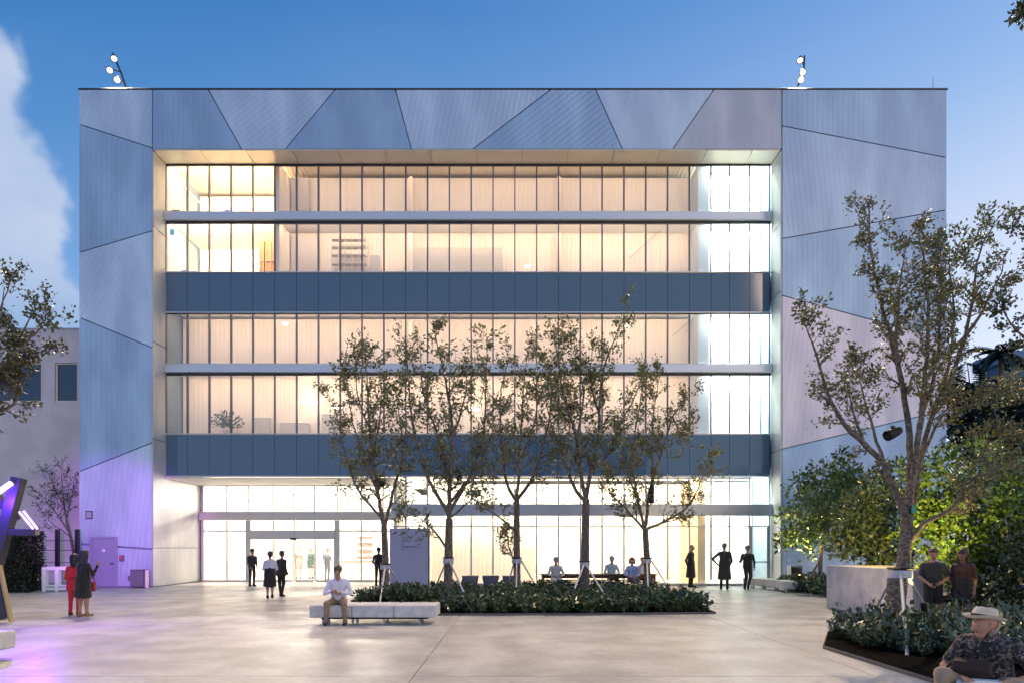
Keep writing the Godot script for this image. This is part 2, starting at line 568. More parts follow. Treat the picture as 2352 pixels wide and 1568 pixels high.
func museum() -> void:
	var b := thing("museum_building", "large glazed museum with faceted blue grey metal front, lit from inside", "building", Vector3.ZERO)
	var ZB := -46.0
	# masses behind the cladding
	bx("pier_wall", XA + 0.02, XL - 0.02, 0.0, YT - 0.03, -DF - 0.1, ZB, M.clad_back, b)
	bx("pier_wall", XR + 0.02, XB - 0.02, 0.0, YT - 0.03, -DF - 0.1, ZB, M.clad_back, b)
	bx("roof_wall", XL - 0.02, XR + 0.02, YO + 0.06, YT - 0.03, -DF - 0.1, -DR - 0.05, M.clad_back, b)
	bx("roof_wall", XL - 0.02, XR + 0.02, YO + 0.4, YT - 0.03, -DR - 0.05, ZB, M.wall_warm, b)
	bx("coping", XA - 0.03, XB + 0.03, YT, YT + 0.06, -DF + 0.03, ZB, M.frame_dark, b, 0.01)
	bx("back_wall", XL - 0.02, XR + 0.02, 0.0, YO + 0.05, ZB + 0.3, ZB, M.wall_white, b)
	var K := 205.5
	# left pier, top to bottom
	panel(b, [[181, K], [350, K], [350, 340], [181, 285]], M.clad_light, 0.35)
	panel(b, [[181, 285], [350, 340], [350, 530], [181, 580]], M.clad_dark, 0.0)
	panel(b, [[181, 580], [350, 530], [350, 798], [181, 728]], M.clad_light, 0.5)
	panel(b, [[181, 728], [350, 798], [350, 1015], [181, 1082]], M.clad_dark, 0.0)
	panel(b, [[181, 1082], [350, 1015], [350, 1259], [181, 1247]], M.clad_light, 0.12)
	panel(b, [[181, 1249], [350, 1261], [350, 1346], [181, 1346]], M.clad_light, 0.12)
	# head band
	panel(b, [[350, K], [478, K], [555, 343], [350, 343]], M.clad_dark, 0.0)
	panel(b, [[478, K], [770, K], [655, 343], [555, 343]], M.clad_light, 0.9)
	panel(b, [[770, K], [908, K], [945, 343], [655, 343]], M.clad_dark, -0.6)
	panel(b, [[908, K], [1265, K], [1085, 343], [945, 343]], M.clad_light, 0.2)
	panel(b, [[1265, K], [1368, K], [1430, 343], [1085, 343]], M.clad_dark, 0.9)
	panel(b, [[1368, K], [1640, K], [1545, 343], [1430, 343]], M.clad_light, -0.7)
	panel(b, [[1640, K], [1796, K], [1796, 343], [1545, 343]], M.clad_warmlit_mauve, -0.9)  # mauve tint paints the warm reflected light on this panel
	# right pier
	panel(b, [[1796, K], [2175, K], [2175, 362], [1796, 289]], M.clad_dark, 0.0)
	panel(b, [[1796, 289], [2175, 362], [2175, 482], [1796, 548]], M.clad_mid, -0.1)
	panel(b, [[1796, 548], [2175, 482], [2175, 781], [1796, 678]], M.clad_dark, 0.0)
	panel(b, [[1796, 678], [2175, 781], [2175, 940], [1796, 1030]], M.clad_warmlit_rose, 0.12)  # rose tint paints warm floodlight onto this panel
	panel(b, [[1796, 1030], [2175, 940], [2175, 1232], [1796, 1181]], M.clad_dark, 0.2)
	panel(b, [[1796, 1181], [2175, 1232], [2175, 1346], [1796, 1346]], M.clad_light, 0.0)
	# returns of the opening: ribbed bright metal in lifts
	for r in [[YO, yr(545)], [yr(545), yr(800)], [yr(800), yr(1015)], [yr(1015), yr(1257)], [yr(1257), 0.02]]:
		var m := MB.new()
		m.box(Vector3.ZERO, Vector3(0.05, r[0] - r[1] - 0.03, (DE if r[0] < 5.6 or r[1] < 5.6 else DR) - DF - 0.02), 0.008)
		for i in m.v.size():
			m.uv[i] = Vector2(m.v[i].z, m.v[i].y)
		put("return_panel", m.mesh(), M.clad_return, b, Vector3(XL + 0.01, (r[0] + r[1]) * 0.5, -(DF + (DE if r[0] < 5.6 or r[1] < 5.6 else DR)) * 0.5))
	for r in [[YO, yr(540)], [yr(540), yr(690)], [yr(690), yr(1040)], [yr(1040), 0.02]]:
		var m := MB.new()
		m.box(Vector3.ZERO, Vector3(0.05, r[0] - r[1] - 0.03, DR - DF - 0.02), 0.008)
		for i in m.v.size():
			m.uv[i] = Vector2(m.v[i].z, m.v[i].y)
		put("return_panel", m.mesh(), M.clad_return, b, Vector3(XR - 0.01, (r[0] + r[1]) * 0.5, -(DF + DR) * 0.5))
	# soffit under the head band
	var sx := XL + 0.04
	while sx < XR - 0.2:
		var w := minf(1.96, XR - 0.04 - sx)
		bx("soffit_panel", sx + 0.008, sx + w - 0.008, YO, YO + 0.05, -DF - 0.02, -DR - 0.02, M.soffit, b, 0.006)
		sx += 1.96

	# storeys: [pane top v, pane bottom v]
	var rows := [[380.0, 487.0], [513.0, 625.0], [720.0, 835.0], [860.0, 995.0]]
	var cols := [381.5]
	for k in 24:
		cols.append(431.0 + 50.1 * k)
	cols.append_array([1633.0, 1675.0, 1721.0, 1767.0])
	var fw := 0.055
	for r in rows:
		var y1 := yr(r[0])
		var y0 := yr(r[1])
		bx("head_frame", XL + 0.04, XR - 0.04, y1 - 0.03, y1 + 0.07, -DR + 0.05, -DR - 0.06, M.frame_dark, b, 0.008)
		bx("sill_frame", XL + 0.04, XR - 0.04, y0 - 0.06, y0 + 0.02, -DR + 0.05, -DR - 0.06, M.frame_light, b, 0.008)
		for k in cols.size():
			var x := xr(cols[k])
			bx("mullion", x - fw * 0.5, x + fw * 0.5, y0 + 0.022, y1 - 0.032, -DR + 0.07, -DR - 0.08, M.mullion_paint, b, 0.008)
			if k < cols.size() - 1:
				bx("pane", x + fw * 0.5, xr(cols[k + 1]) - fw * 0.5, y0 + 0.022, y1 - 0.032, -DR + 0.008, -DR - 0.008, M.pane, b)
	# floor bands between the storeys
	for r in [[487.0, 513.0], [835.0, 860.0]]:
		bx("floor_band", XL + 0.04, XR - 0.04, yr(r[1]) + 0.075, yr(r[0]) - 0.065, -DR + 0.22, -DR - 0.1, M.band, b, 0.015)
		bx("floor_slab", XL + 0.04, XR - 0.04, yr(r[1]) + 0.26, yr(r[0]) - 0.06, -DR - 0.1, ZB + 0.3, M.wall_white, b)
	for r in [[627.5, 717.0], [997.0, 1091.0]]:
		var y1 := yr(r[0])
		var y0 := yr(r[1])
		bx("spandrel_rail", XL + 0.04, XR - 0.04, y1, y1 + 0.035, -DR + 0.1, -DR - 0.06, M.band, b, 0.006)
		bx("spandrel_rail", XL + 0.04, XR - 0.04, y0 - 0.05, y0 - 0.004, -DR + 0.1, -DR - 0.06, M.band, b, 0.006)
		bx("floor_slab", XL + 0.04, XR - 0.04, y0 + 0.3, y1 + 0.0, -DR - 0.1, ZB + 0.3, M.wall_white, b)
		bx("light_stop_board", XL + 0.04, XR - 0.04, y0, y1, -DR - 0.05, -DR - 0.09, M.frame_dark, b)  # added dark board, blocks room light leaking between the glass panels
		for k in cols.size() - 1:
			bx("spandrel_glass", xr(cols[k]) + 0.008, xr(cols[k + 1]) - 0.008, y0, y1 - 0.004, -DR + 0.04, -DR - 0.04, M.spandrel, b)
	interiors(b, rows)
	ground_floor(b, cols)

func interiors(b: Node3D, rows: Array) -> void:
	var xs0 := xr(1608)
	var xs1 := xr(1634)
	var xg := xr(633)
	for i in 4:
		var y1 := yr(rows[i][0]) + 0.25
		var y0 := yr(rows[i][1]) - 0.06
		var left := XL + 0.06
		if i < 2:       # the workshop at the left end is a deep white room
			bx("room_wall", left, xg + 0.1, y0, y1, -DR - 3.2, -DR - 3.3, M.wall_white, b)
			bx("room_partition", xg - 0.02, xg + 0.12, y0, y1, -DR - 0.12, -DR - 3.2, M.wall_warm, b)
			bx("ceiling_lamp", left + 0.2, xg - 0.2, y1 - 0.05, y1 - 0.02, -DR - 0.12, -DR - 0.26, M.strip_warm, b)
			area(Vector3((left + xg) * 0.5, y1 - 0.07, -DR - 0.2), Vector3(0, -0.55, -1), Vector2(xg - left - 0.5, 0.12), Color(1.0, 0.86, 0.66), 95.0 if i == 0 else 105.0, b)
			left = xg + 0.12
		bx("room_wall", left, xs0, y0, y1, -DR - 1.5, -DR - 1.6, M.wall_warm, b)
		bx("room_floor", left, xs0, y0, y0 + 0.04, -DR - 0.1, -DR - 1.5, M.floor_inside, b)
		bx("ceiling_lamp", left + 0.2, xs0 - 0.2, y1 - 0.05, y1 - 0.02, -DR - 0.12, -DR - 0.26, M.strip_warm, b)
		area(Vector3((left + xs0) * 0.5, y1 - 0.07, -DR - 0.2), Vector3(0, -1.1, -1), Vector2(xs0 - left - 0.5, 0.12), Color(1.0, 0.88, 0.75), [21.0, 37.0, 33.0, 37.0][i], b)
		# the stair tower beside it, white and much brighter
		bx("stair_partition", xs0, xs1, y0, y1, -DR - 0.3, -DR - 4.0, M.wall_bluegrey, b)
		bx("room_wall", xs1, XR - 0.06, y0, y1, -DR - 1.3, -DR - 1.4, M.wall_white, b)
		bx("room_floor", xs1, XR - 0.06, y0, y0 + 0.04, -DR - 0.1, -DR - 1.3, M.wall_white, b)
		bx("ceiling_lamp", xs1 + 0.1, XR - 0.15, y1 - 0.05, y1 - 0.02, -DR - 0.12, -DR - 0.26, M.strip_cool, b)
		area(Vector3((xs1 + XR) * 0.5, y1 - 0.07, -DR - 0.2), Vector3(0, -0.9, -1), Vector2(XR - xs1 - 0.3, 0.12), Color(0.95, 1.0, 0.94), 105.0, b)
	# what can be made out behind the glass
	var wa := yr(rows[1][1])
	for c in [[931.0, 0, 3], [1283.0, 0, 4]]:
		for i in range(c[1], c[2]):
			bx("column", xr(c[0]), xr(c[0] + 9), yr(rows[i][1]) - 0.05, yr(rows[i][0]) + 0.05, -DR - 1.0, -DR - 1.3, M.wall_warm, b)
	for i in 2:
		bx("column", xr(635), xr(646), yr(rows[i][1]) - 0.05, yr(rows[i][0]) + 0.05, -DR - 0.9, -DR - 1.15, M.wall_warm, b)
		bx("grey_partition", xr(648), xr(i * 20 + 690), yr(rows[i][1]) - 0.05, yr(rows[i][0]) + 0.05, -DR - 1.2, -DR - 1.3, M.wall_grey, b)
	bx("grey_partition", xr(930), xr(1152), wa, yr(543), -DR - 1.1, -DR - 1.2, M.wall_grey, b, 0.02)
	bx("grey_partition", xr(840), xr(862), wa, yr(565), -DR - 0.9, -DR - 1.2, M.wall_grey, b, 0.02)
	for i in 6:      # open shelving against the wall
		bx("shelf_post", xr(747 + i * 16), xr(748.6 + i * 16), wa, yr(518), -DR - 1.0, -DR - 1.04, M.wall_grey, b)
	for v in [525, 543, 562, 583, 605]:
		bx("shelf_board", xr(747), xr(829), yr(v) - 0.015, yr(v) + 0.015, -DR - 1.0, -DR - 1.3, M.wall_grey, b)
	# stair stringers seen as slanting lines
	for a in [[388, 392, 478, 486, 0], [1448, 590, 1528, 520, 1], [1545, 770, 1600, 725, 2]]:
		var m := MB.new()
		m.bar(P(a[0], a[1], DR + 1.3), P(a[2], a[3], DR + 1.3), 0.05, 0.05)
		put("stair_rail", m.mesh(), M.wall_grey, b)
	# crates and small things standing in the two workshop storeys: things of their own
	var y2 := yr(rows[1][1]) - 0.06
	for t in [[568, 580, 520, "narrow slatted wooden crate at the left of the stacked crates"], [583, 631, 519, "broad slatted wooden crate beside the partition on the second highest storey"]]:
		var cr := thing("wooden_crate", t[3], "crate", Vector3(xr((t[0] + t[1]) * 0.5), y2, -DR - 1.4), 0.0, "crates behind the glass")
		var w := xr(t[1]) - xr(t[0])
		bx("board_panel", -w * 0.5, w * 0.5, 0.0, yr(t[2]) - y2, -0.02, -0.3, M.crate_wood, cr)
		for k in int(w / 0.28) + 2:
			var x := -w * 0.5 + 0.04 + (w - 0.08) * k / (int(w / 0.28) + 1)
			bx("slat", x - 0.035, x + 0.035, 0.02, yr(t[2]) - y2 - 0.02, 0.02, -0.018, M.crate_wood, cr, 0.005)
		bx("slat", -w * 0.5, w * 0.5, 1.1, 1.2, 0.045, 0.022, M.crate_wood, cr, 0.005)
	var y3 := yr(rows[0][1]) - 0.06
	var cc := thing("wooden_crate", "slatted wooden crate showing its top on the highest storey", "crate", Vector3(xr(604), y3, -DR - 1.4), 0.0, "crates behind the glass")
	bx("board_panel", -0.6, 0.6, 0.0, 0.34, -0.02, -0.3, M.crate_wood, cc)
	for k in 5:
		bx("slat", -0.58 + k * 0.27, -0.5 + k * 0.27, 0.0, 0.33, 0.02, -0.018, M.crate_wood, cc, 0.005)
	var bl := mat("blue_board", Color(0.06, 0.2, 0.5), 0.6)
	var cy := mat("cyan_board", Color(0.05, 0.4, 0.75), 0.6)
	for t in [["cardboard_box", 389, 408, 476, 488, 0, M.crate_wood, "small brown box on the sill of the highest storey, far left", "box"], ["blue_bin", 511, 522, 475, 488, 0, bl, "blue bin on the sill of the highest storey", "bin"], ["cyan_poster", 385, 396, 521, 535, 1, cy, "small cyan poster behind the leftmost pane, second highest storey", "poster"], ["blue_tub", 412, 424, 616, 626, 1, bl, "low blue tub on the sill below the cyan poster", "tub"]]:
		var y0: float = yr(t[4]) - 0.07 if t[5] == 0 else yr(t[4])
		var o := bx(t[0], xr(t[1]), xr(t[2]), y0, yr(t[3]), -DR - 0.2, -DR - (0.55 if t[0] != "cyan_poster" else 0.22), t[6], self, 0.02)
		tag(o, t[7], t[8])
	# an office plant and low furniture on the fourth row
	var y4 := yr(rows[3][1]) - 0.06
	var pl := thing("office_plant", "leafy office plant behind the glass at the left of the lowest office storey", "plant", Vector3(xr(505), y4, -DR - 0.8))
	var pm := MB.new()
	pm.lathe(Vector3.ZERO, [[0.001, 0.0], [0.14, 0.0], [0.18, 0.34], [0.15, 0.34]], 14)
	put("pot", pm.mesh(), M.wall_grey, pl)
	pm = MB.new()
	for i in 260:
		var d := Vector3(rng.randfn(), absf(rng.randfn()) + 0.3, rng.randfn()).normalized()
		pm.leaf(Vector3(0, 0.4, 0) + d * rng.randf_range(0.1, 0.75), d, d.cross(Vector3(0.3, 0.2, 0.9)).normalized(), 0.17, 0.03, Color(0.07, 0.09, 0.05))
	put("foliage", pm.mesh(), M.leaf, pl)
	for t in [[575, 0.8, 1.0], [655, 1.3, 0.75], [745, 0.9, 1.15]]:
		var cb := thing("low_cabinet", "pale %s cabinet behind the glass of the lowest office storey" % ["narrow" if t[0] == 575 else "long low" if t[0] == 655 else "taller"][0], "cabinet", Vector3(xr(t[0]), y4, -DR - 1.2), 0.0, "office cabinets behind the glass")
		bx("carcass", -t[1] * 0.5, t[1] * 0.5, 0.0, t[2], 0.0, -0.25, M.wall_grey, cb, 0.01)
		bx("cabinet_top", -t[1] * 0.5 - 0.02, t[1] * 0.5 + 0.02, t[2] + 0.002, t[2] + 0.03, 0.02, -0.27, M.wall_white, cb, 0.005)
	# fittings that show on the ceilings
	for t in [[710, 922, 3, 0.36], [1213, 611, 1, 0.1], [775, 935, 3, 0.2], [1090, 938, 3, 0.25], [655, 742, 2, 0.12], [1440, 745, 2, 0.16]]:
		var m := MB.new()
		m.lathe(Vector3.ZERO, [[0.001, -0.06], [t[3] * 0.8, -0.055], [t[3], -0.02], [t[3], 0.02], [0.001, 0.03]], 20)
		put("pendant_lamp", m.mesh(), M.small_lamp, b, P(t[0], t[1], DR + 0.9))

func ground_floor(b: Node3D, cols: Array) -> void:
	var ye := 4.72                # underside of the overhang
	var xj := xr(905)             # where the entrance recess ends
	var e := func(u: float) -> float: return (u - CX) * DE / F
	var ve := func(v: float) -> float: return EYE + (HY - v) * DE / F
	# soffit over the recess
	for k in 5:
		var w := (xj - XL - 0.04) / 5.0
		bx("recess_soffit", XL + 0.04 + w * k + 0.006, XL + 0.04 + w * (k + 1) - 0.006, ye, ye + 0.05, -DR + 0.02, -DE - 0.05, M.wall_white, b, 0.005)
	bx("jamb_wall", xj - 0.02, xj + 0.1, 0.0, ye, -DR - 0.09, -DE + 0.05, M.frame_light, b)
	# entrance screen: [mullion u]
	var eu := [466.0, 522.0, 571.0, 628.0, 676.0, 723.0, 775.0, 830.0, 880.0, 925.0]
	var sp := [0.12, 0.07, 0.07, 0.07, 0.07, 0.07, 0.07, 0.07, 0.07, 0.07]
	for k in eu.size():
		var x: float = e.call(eu[k])
		var w: float = sp[k]
		bx("mullion", x - w * 0.5, x + w * 0.5, ve.call(1173), ve.call(1116), -DE + 0.07, -DE - 0.07, M.frame_light, b, 0.008)
		var thick: bool = k == 2 or k == 6
		if k < 3 or k > 5:
			w = 0.24 if thick else w
			bx("mullion", x - w * 0.5, x + w * 0.5, 0.0, ve.call(1194), -DE + (0.1 if thick else 0.07), -DE - 0.08, M.frame_light, b, 0.008)
		else:
			bx("mullion", x - 0.035, x + 0.035, ve.call(1216), ve.call(1194), -DE + 0.07, -DE - 0.07, M.frame_light, b, 0.008)
		if k < eu.size() - 1:
			var x2: float = e.call(eu[k + 1])
			bx("pane", x + 0.04, x2 - 0.04, ve.call(1173), ve.call(1116), -DE + 0.008, -DE - 0.008, M.pane, b)
			bx("pane", x + 0.04, x2 - 0.04, ve.call(1216), ve.call(1194), -DE + 0.008, -DE - 0.008, M.pane, b)
			if k < 2 or k > 5:
				bx("transom", x + 0.05, x2 - 0.05, ve.call(1220), ve.call(1216), -DE + 0.05, -DE - 0.05, M.frame_light, b, 0.006)
				bx("pane", x + 0.04, x2 - 0.04, 0.1, ve.call(1220), -DE + 0.008, -DE - 0.008, M.pane, b)
				bx("sill_frame", x + 0.05, x2 - 0.05, 0.0, 0.1, -DE + 0.05, -DE - 0.05, M.frame_light, b, 0.006)
	bx("head_frame", XL + 0.04, xj, ve.call(1116), ye - 0.005, -DE + 0.06, -DE - 0.06, M.frame_light, b, 0.008)
	bx("floor_band", XL + 0.06, xj, ve.call(1193.5), ve.call(1173.5), -DE + 0.2, -DE - 0.1, M.frame_light, b, 0.015)
	bx("door_header", e.call(576), e.call(770), ve.call(1237), ve.call(1216.5), -DE + 0.18, -DE - 0.1, M.frame_light, b, 0.012)
	for d in [[580.0, 628.0], [628.5, 676.0], [676.5, 723.0], [723.5, 769.0]]:
		var x0: float = e.call(d[0])
		var x1: float = e.call(d[1])
		var dr := bx("sliding_door", x0 + 0.04, x1 - 0.04, 0.05, ve.call(1238), -DE + 0.006, -DE - 0.006, M.pane, b)
		for xx in [x0 + 0.03, x1 - 0.03]:
			var st := MB.new()
			st.box(Vector3.ZERO, Vector3(0.05, ve.call(1238) - 0.02, 0.05), 0.006)
			put("stile", st.mesh(), M.frame_light, dr, Vector3(xx - dr.position.x, 0.0, 0.0))
		var rl := MB.new()
		rl.box(Vector3.ZERO, Vector3(x1 - x0 - 0.12, 0.09, 0.05), 0.006)
		put("bottom_rail", rl.mesh(), M.frame_light, dr, Vector3(0, -dr.position.y + 0.055, 0))
	bx("door_sensor", e.call(669), e.call(684), ve.call(1238.5), ve.call(1234), -DE + 0.28, -DE + 0.18, M.black_metal, b, 0.01)
	# right part, on the line of the upper glazing
	for r in [[1089.0, 1156.0], [1184.0, 1206.0], [1209.0, 1330.0]]:
		var y1 := yr(r[0])
		var y0 := maxf(yr(r[1]), 0.12)
		for k in range(11, cols.size()):
			var x := xr(cols[k])
			bx("mullion", x - 0.035, x + 0.035, y0, y1, -DR + 0.07, -DR - 0.08, M.frame_light, b, 0.008)
			if k < cols.size() - 1 and not (r[0] == 1209.0 and k == cols.size() - 2):
				bx("pane", x + 0.035, xr(cols[k + 1]) - 0.035, y0, y1, -DR + 0.008, -DR - 0.008, M.pane, b)
	bx("floor_band", xj - 0.1, XR - 0.04, yr(1183.5), yr(1156.5), -DR + 0.22, -DR - 0.1, M.trim, b, 0.015)
	bx("transom", xj - 0.1, XR - 0.04, yr(1209) + 0.004, yr(1206) - 0.004, -DR + 0.06, -DR - 0.07, M.frame_light, b, 0.006)
	bx("sill_frame", xj - 0.02, xr(1720), 0.0, 0.115, -DR + 0.09, -DR - 0.08, M.trim, b, 0.008)
	# glazed door at the right end
	var dx0 := xr(1721) + 0.03
	var dx1 := xr(1767) - 0.03
	var door := bx("glass_door", dx0 + 0.08, dx1 - 0.08, 0.1, yr(1212), -DR + 0.006, -DR - 0.006, M.pane, b)
	for s in [-1.0, 1.0]:
		var st := MB.new()
		st.box(Vector3.ZERO, Vector3(0.09, yr(1209) - 0.05, 0.07), 0.006)
		put("stile", st.mesh(), M.trim, door, Vector3(s * ((dx1 - dx0) * 0.5 - 0.045), 0.0, 0.0))
	var hb := MB.new()
	hb.box(Vector3.ZERO, Vector3(dx1 - dx0 - 0.18, 0.05, 0.06), 0.006)
	put("push_bar", hb.mesh(), M.frame_light, door, Vector3(0, 1.05 - door.position.y, 0.05))
	# the lobby
	var yl := ye + 0.06
	bx("lobby_floor", XL + 0.06, XR - 0.06, -0.02, 0.006, -DR - 0.09, -45.6, M.floor_inside, b)
	bx("lobby_wall", XL + 0.06, xr(984) - 0.1, 0.0, yl, -DE - 7.0, -DE - 7.1, M.wall_white, b)
	bx("lobby_wall", xr(984) - 0.1, xr(984), 0.0, yl, -DR - 0.14, -DE - 7.0, M.wall_white, b)
	bx("lobby_wall", xr(984), xr(1232), 0.0, yr(1184) + 0.2, -DR - 1.3, -DR - 1.4, M.wall_warm, b)
	bx("lobby_wall", xr(984), xr(1608), 0.0, yl, -DR - 3.4, -DR - 3.5, M.wall_white, b)
	bx("stair_partition", xr(1607), xr(1625), 0.0, yl, -DR - 0.3, -DR - 3.4, M.column_warm, b)
	bx("lobby_wall", xr(1626), XR - 0.06, 0.0, yl, -DR - 2.4, -DR - 2.5, M.wall_white, b)
	bx("ceiling_lamp", XL + 0.5, xj - 0.4, yl - 0.1, yl - 0.07, -DE - 0.15, -DE - 0.4, M.strip_warm, b)
	area(Vector3((XL + xj) * 0.5, yl - 0.13, -DE - 0.3), Vector3(0, -0.7, -1), Vector2(xj - XL - 1.0, 0.2), Color(1.0, 0.95, 0.86), 240.0, b)
	area(Vector3((XL + xj) * 0.5, yl - 0.13, -DE - 5.5), Vector3(0, -1.0, 0.9), Vector2(xj - XL - 1.0, 0.4), Color(1.0, 0.95, 0.86), 75.0, b)
	bx("ceiling_lamp", xr(990), xr(1600), yl - 0.1, yl - 0.07, -DR - 0.15, -DR - 0.35, M.strip_warm, b)
	area(Vector3((xr(990) + xr(1600)) * 0.5, yl - 0.13, -DR - 0.25), Vector3(0, -0.8, -1), Vector2(xr(1600) - xr(990), 0.15), Color(1.0, 0.93, 0.8), 180.0, b)
	bx("ceiling_lamp", xr(1630), XR - 0.2, yl - 0.1, yl - 0.07, -DR - 0.15, -DR - 0.35, M.strip_cool, b)
	area(Vector3((xr(1628) + XR) * 0.5, yl - 0.13, -DR - 0.25), Vector3(0, -0.9, -1), Vector2(2.5, 0.15), Color(0.95, 1.0, 0.95), 100.0, b)
	bx("lobby_wall", XL + 0.05, XL + 0.1, 0.0, yl, -DE - 0.1, -DE - 7.0, M.wall_white, b)
	for k in 4:  # glowing panels added to brighten the lobby ceiling
		for j in 2:
			var w := (xj - XL) / 4.0
			bx("fill_ceiling_panel", XL + 0.2 + w * k, XL + w * (k + 1) - 0.1, yl - 0.02, yl + 0.02, -DE - 0.7 - j * 3.0, -DE - 3.4 - j * 3.0, M.ceiling_fill_glow, b, 0.01)
	# lobby furniture
	var de := thing("reception_desk", "pale reception desk inside the lobby behind the glass", "desk", Vector3(e.call(800), 0.0, -DE - 2.2))
	bx("desk_front", -1.0, 1.2, 0.0, 1.0, 0.0, -0.1, M.cream_paint, de, 0.01)
	bx("counter_top", -1.5, 1.3, 1.002, 1.05, 0.08, -0.7, M.white_paint, de, 0.01)
	var sh := thing("display_rack", "tall pinkish display rack at the lobby wall right of the doors", "rack", Vector3(e.call(800), 0.0, -DE - 3.6))
	bx("rack_back", -0.45, 0.45, 0.05, 2.6, 0.0, -0.05, mat("pink_board", Color(0.6, 0.42, 0.34), 0.8), sh)
	for k in 6:
		bx("rack_shelf", -0.5, 0.5, 0.5 + k * 0.36, 0.54 + k * 0.36, 0.25, 0.002, M.white_paint, sh, 0.005)
	var gd := thing("grey_cupboard", "grey two door cupboard in the lobby beside the display rack", "cupboard", Vector3(e.call(862), 0.0, -DE - 3.6))
	for s in [-1, 1]:
		bx("cupboard_door", s * 0.3 - 0.28, s * 0.3 + 0.28, 0.1, 2.2, 0.02, -0.02, M.wall_grey, gd, 0.01)
	bx("carcass", -0.62, 0.62, 0.0, 2.25, -0.022, -0.5, M.wall_grey, gd, 0.01)
	# sign wall covering the corner of the recess
	var sw := thing("sign_wall", "free standing dusky violet sign wall with small lettering by the entrance", "sign", Vector3(xr(939), 0.0, -DR + 0.5))
	var sc := (DR - 0.5) / DR
	var hw := (xr(983) - xr(895)) * 0.5 * sc
	sw.position.x *= sc
	var sy := EYE + (HY - 1212) * (DR - 0.5) / F
	bx("slab", -hw, hw, 0.0, sy, 0.0, -0.3, M.sign_face, sw, 0.01)
	bx("edge_strip", hw + 0.002, hw + 0.05, 0.0, sy, -0.01, -0.28, M.sign_edge, sw, 0.004)
	var fo := SystemFont.new()
	fo.font_names = PackedStringArray(["Droid Sans"])
	var words := [["Love", 1220.5, 0.11], ["of", 1226.5, 0.02], ["Travel", 1234.0, 0.09], ["Animal", 1240.5, 0.09], ["&", 1247.0, 0.09], ["Contemporary", 1254.0, 0.09], ["Art", 1260.5, 0.09]]
	for wd in words:
		var tm := TextMesh.new()
		tm.text = wd[0]
		tm.font = fo
		tm.font_size = 32
		tm.pixel_size = 0.0036 if wd[0] != "Art" else 0.0026
		tm.depth = 0.006
		tm.horizontal_alignment = HORIZONTAL_ALIGNMENT_LEFT
		put("lettering", tm, M.sign_ink, sw, Vector3(-hw + 0.42 + wd[2], EYE + (HY - wd[1]) * (DR - 0.5) / F, 0.004))

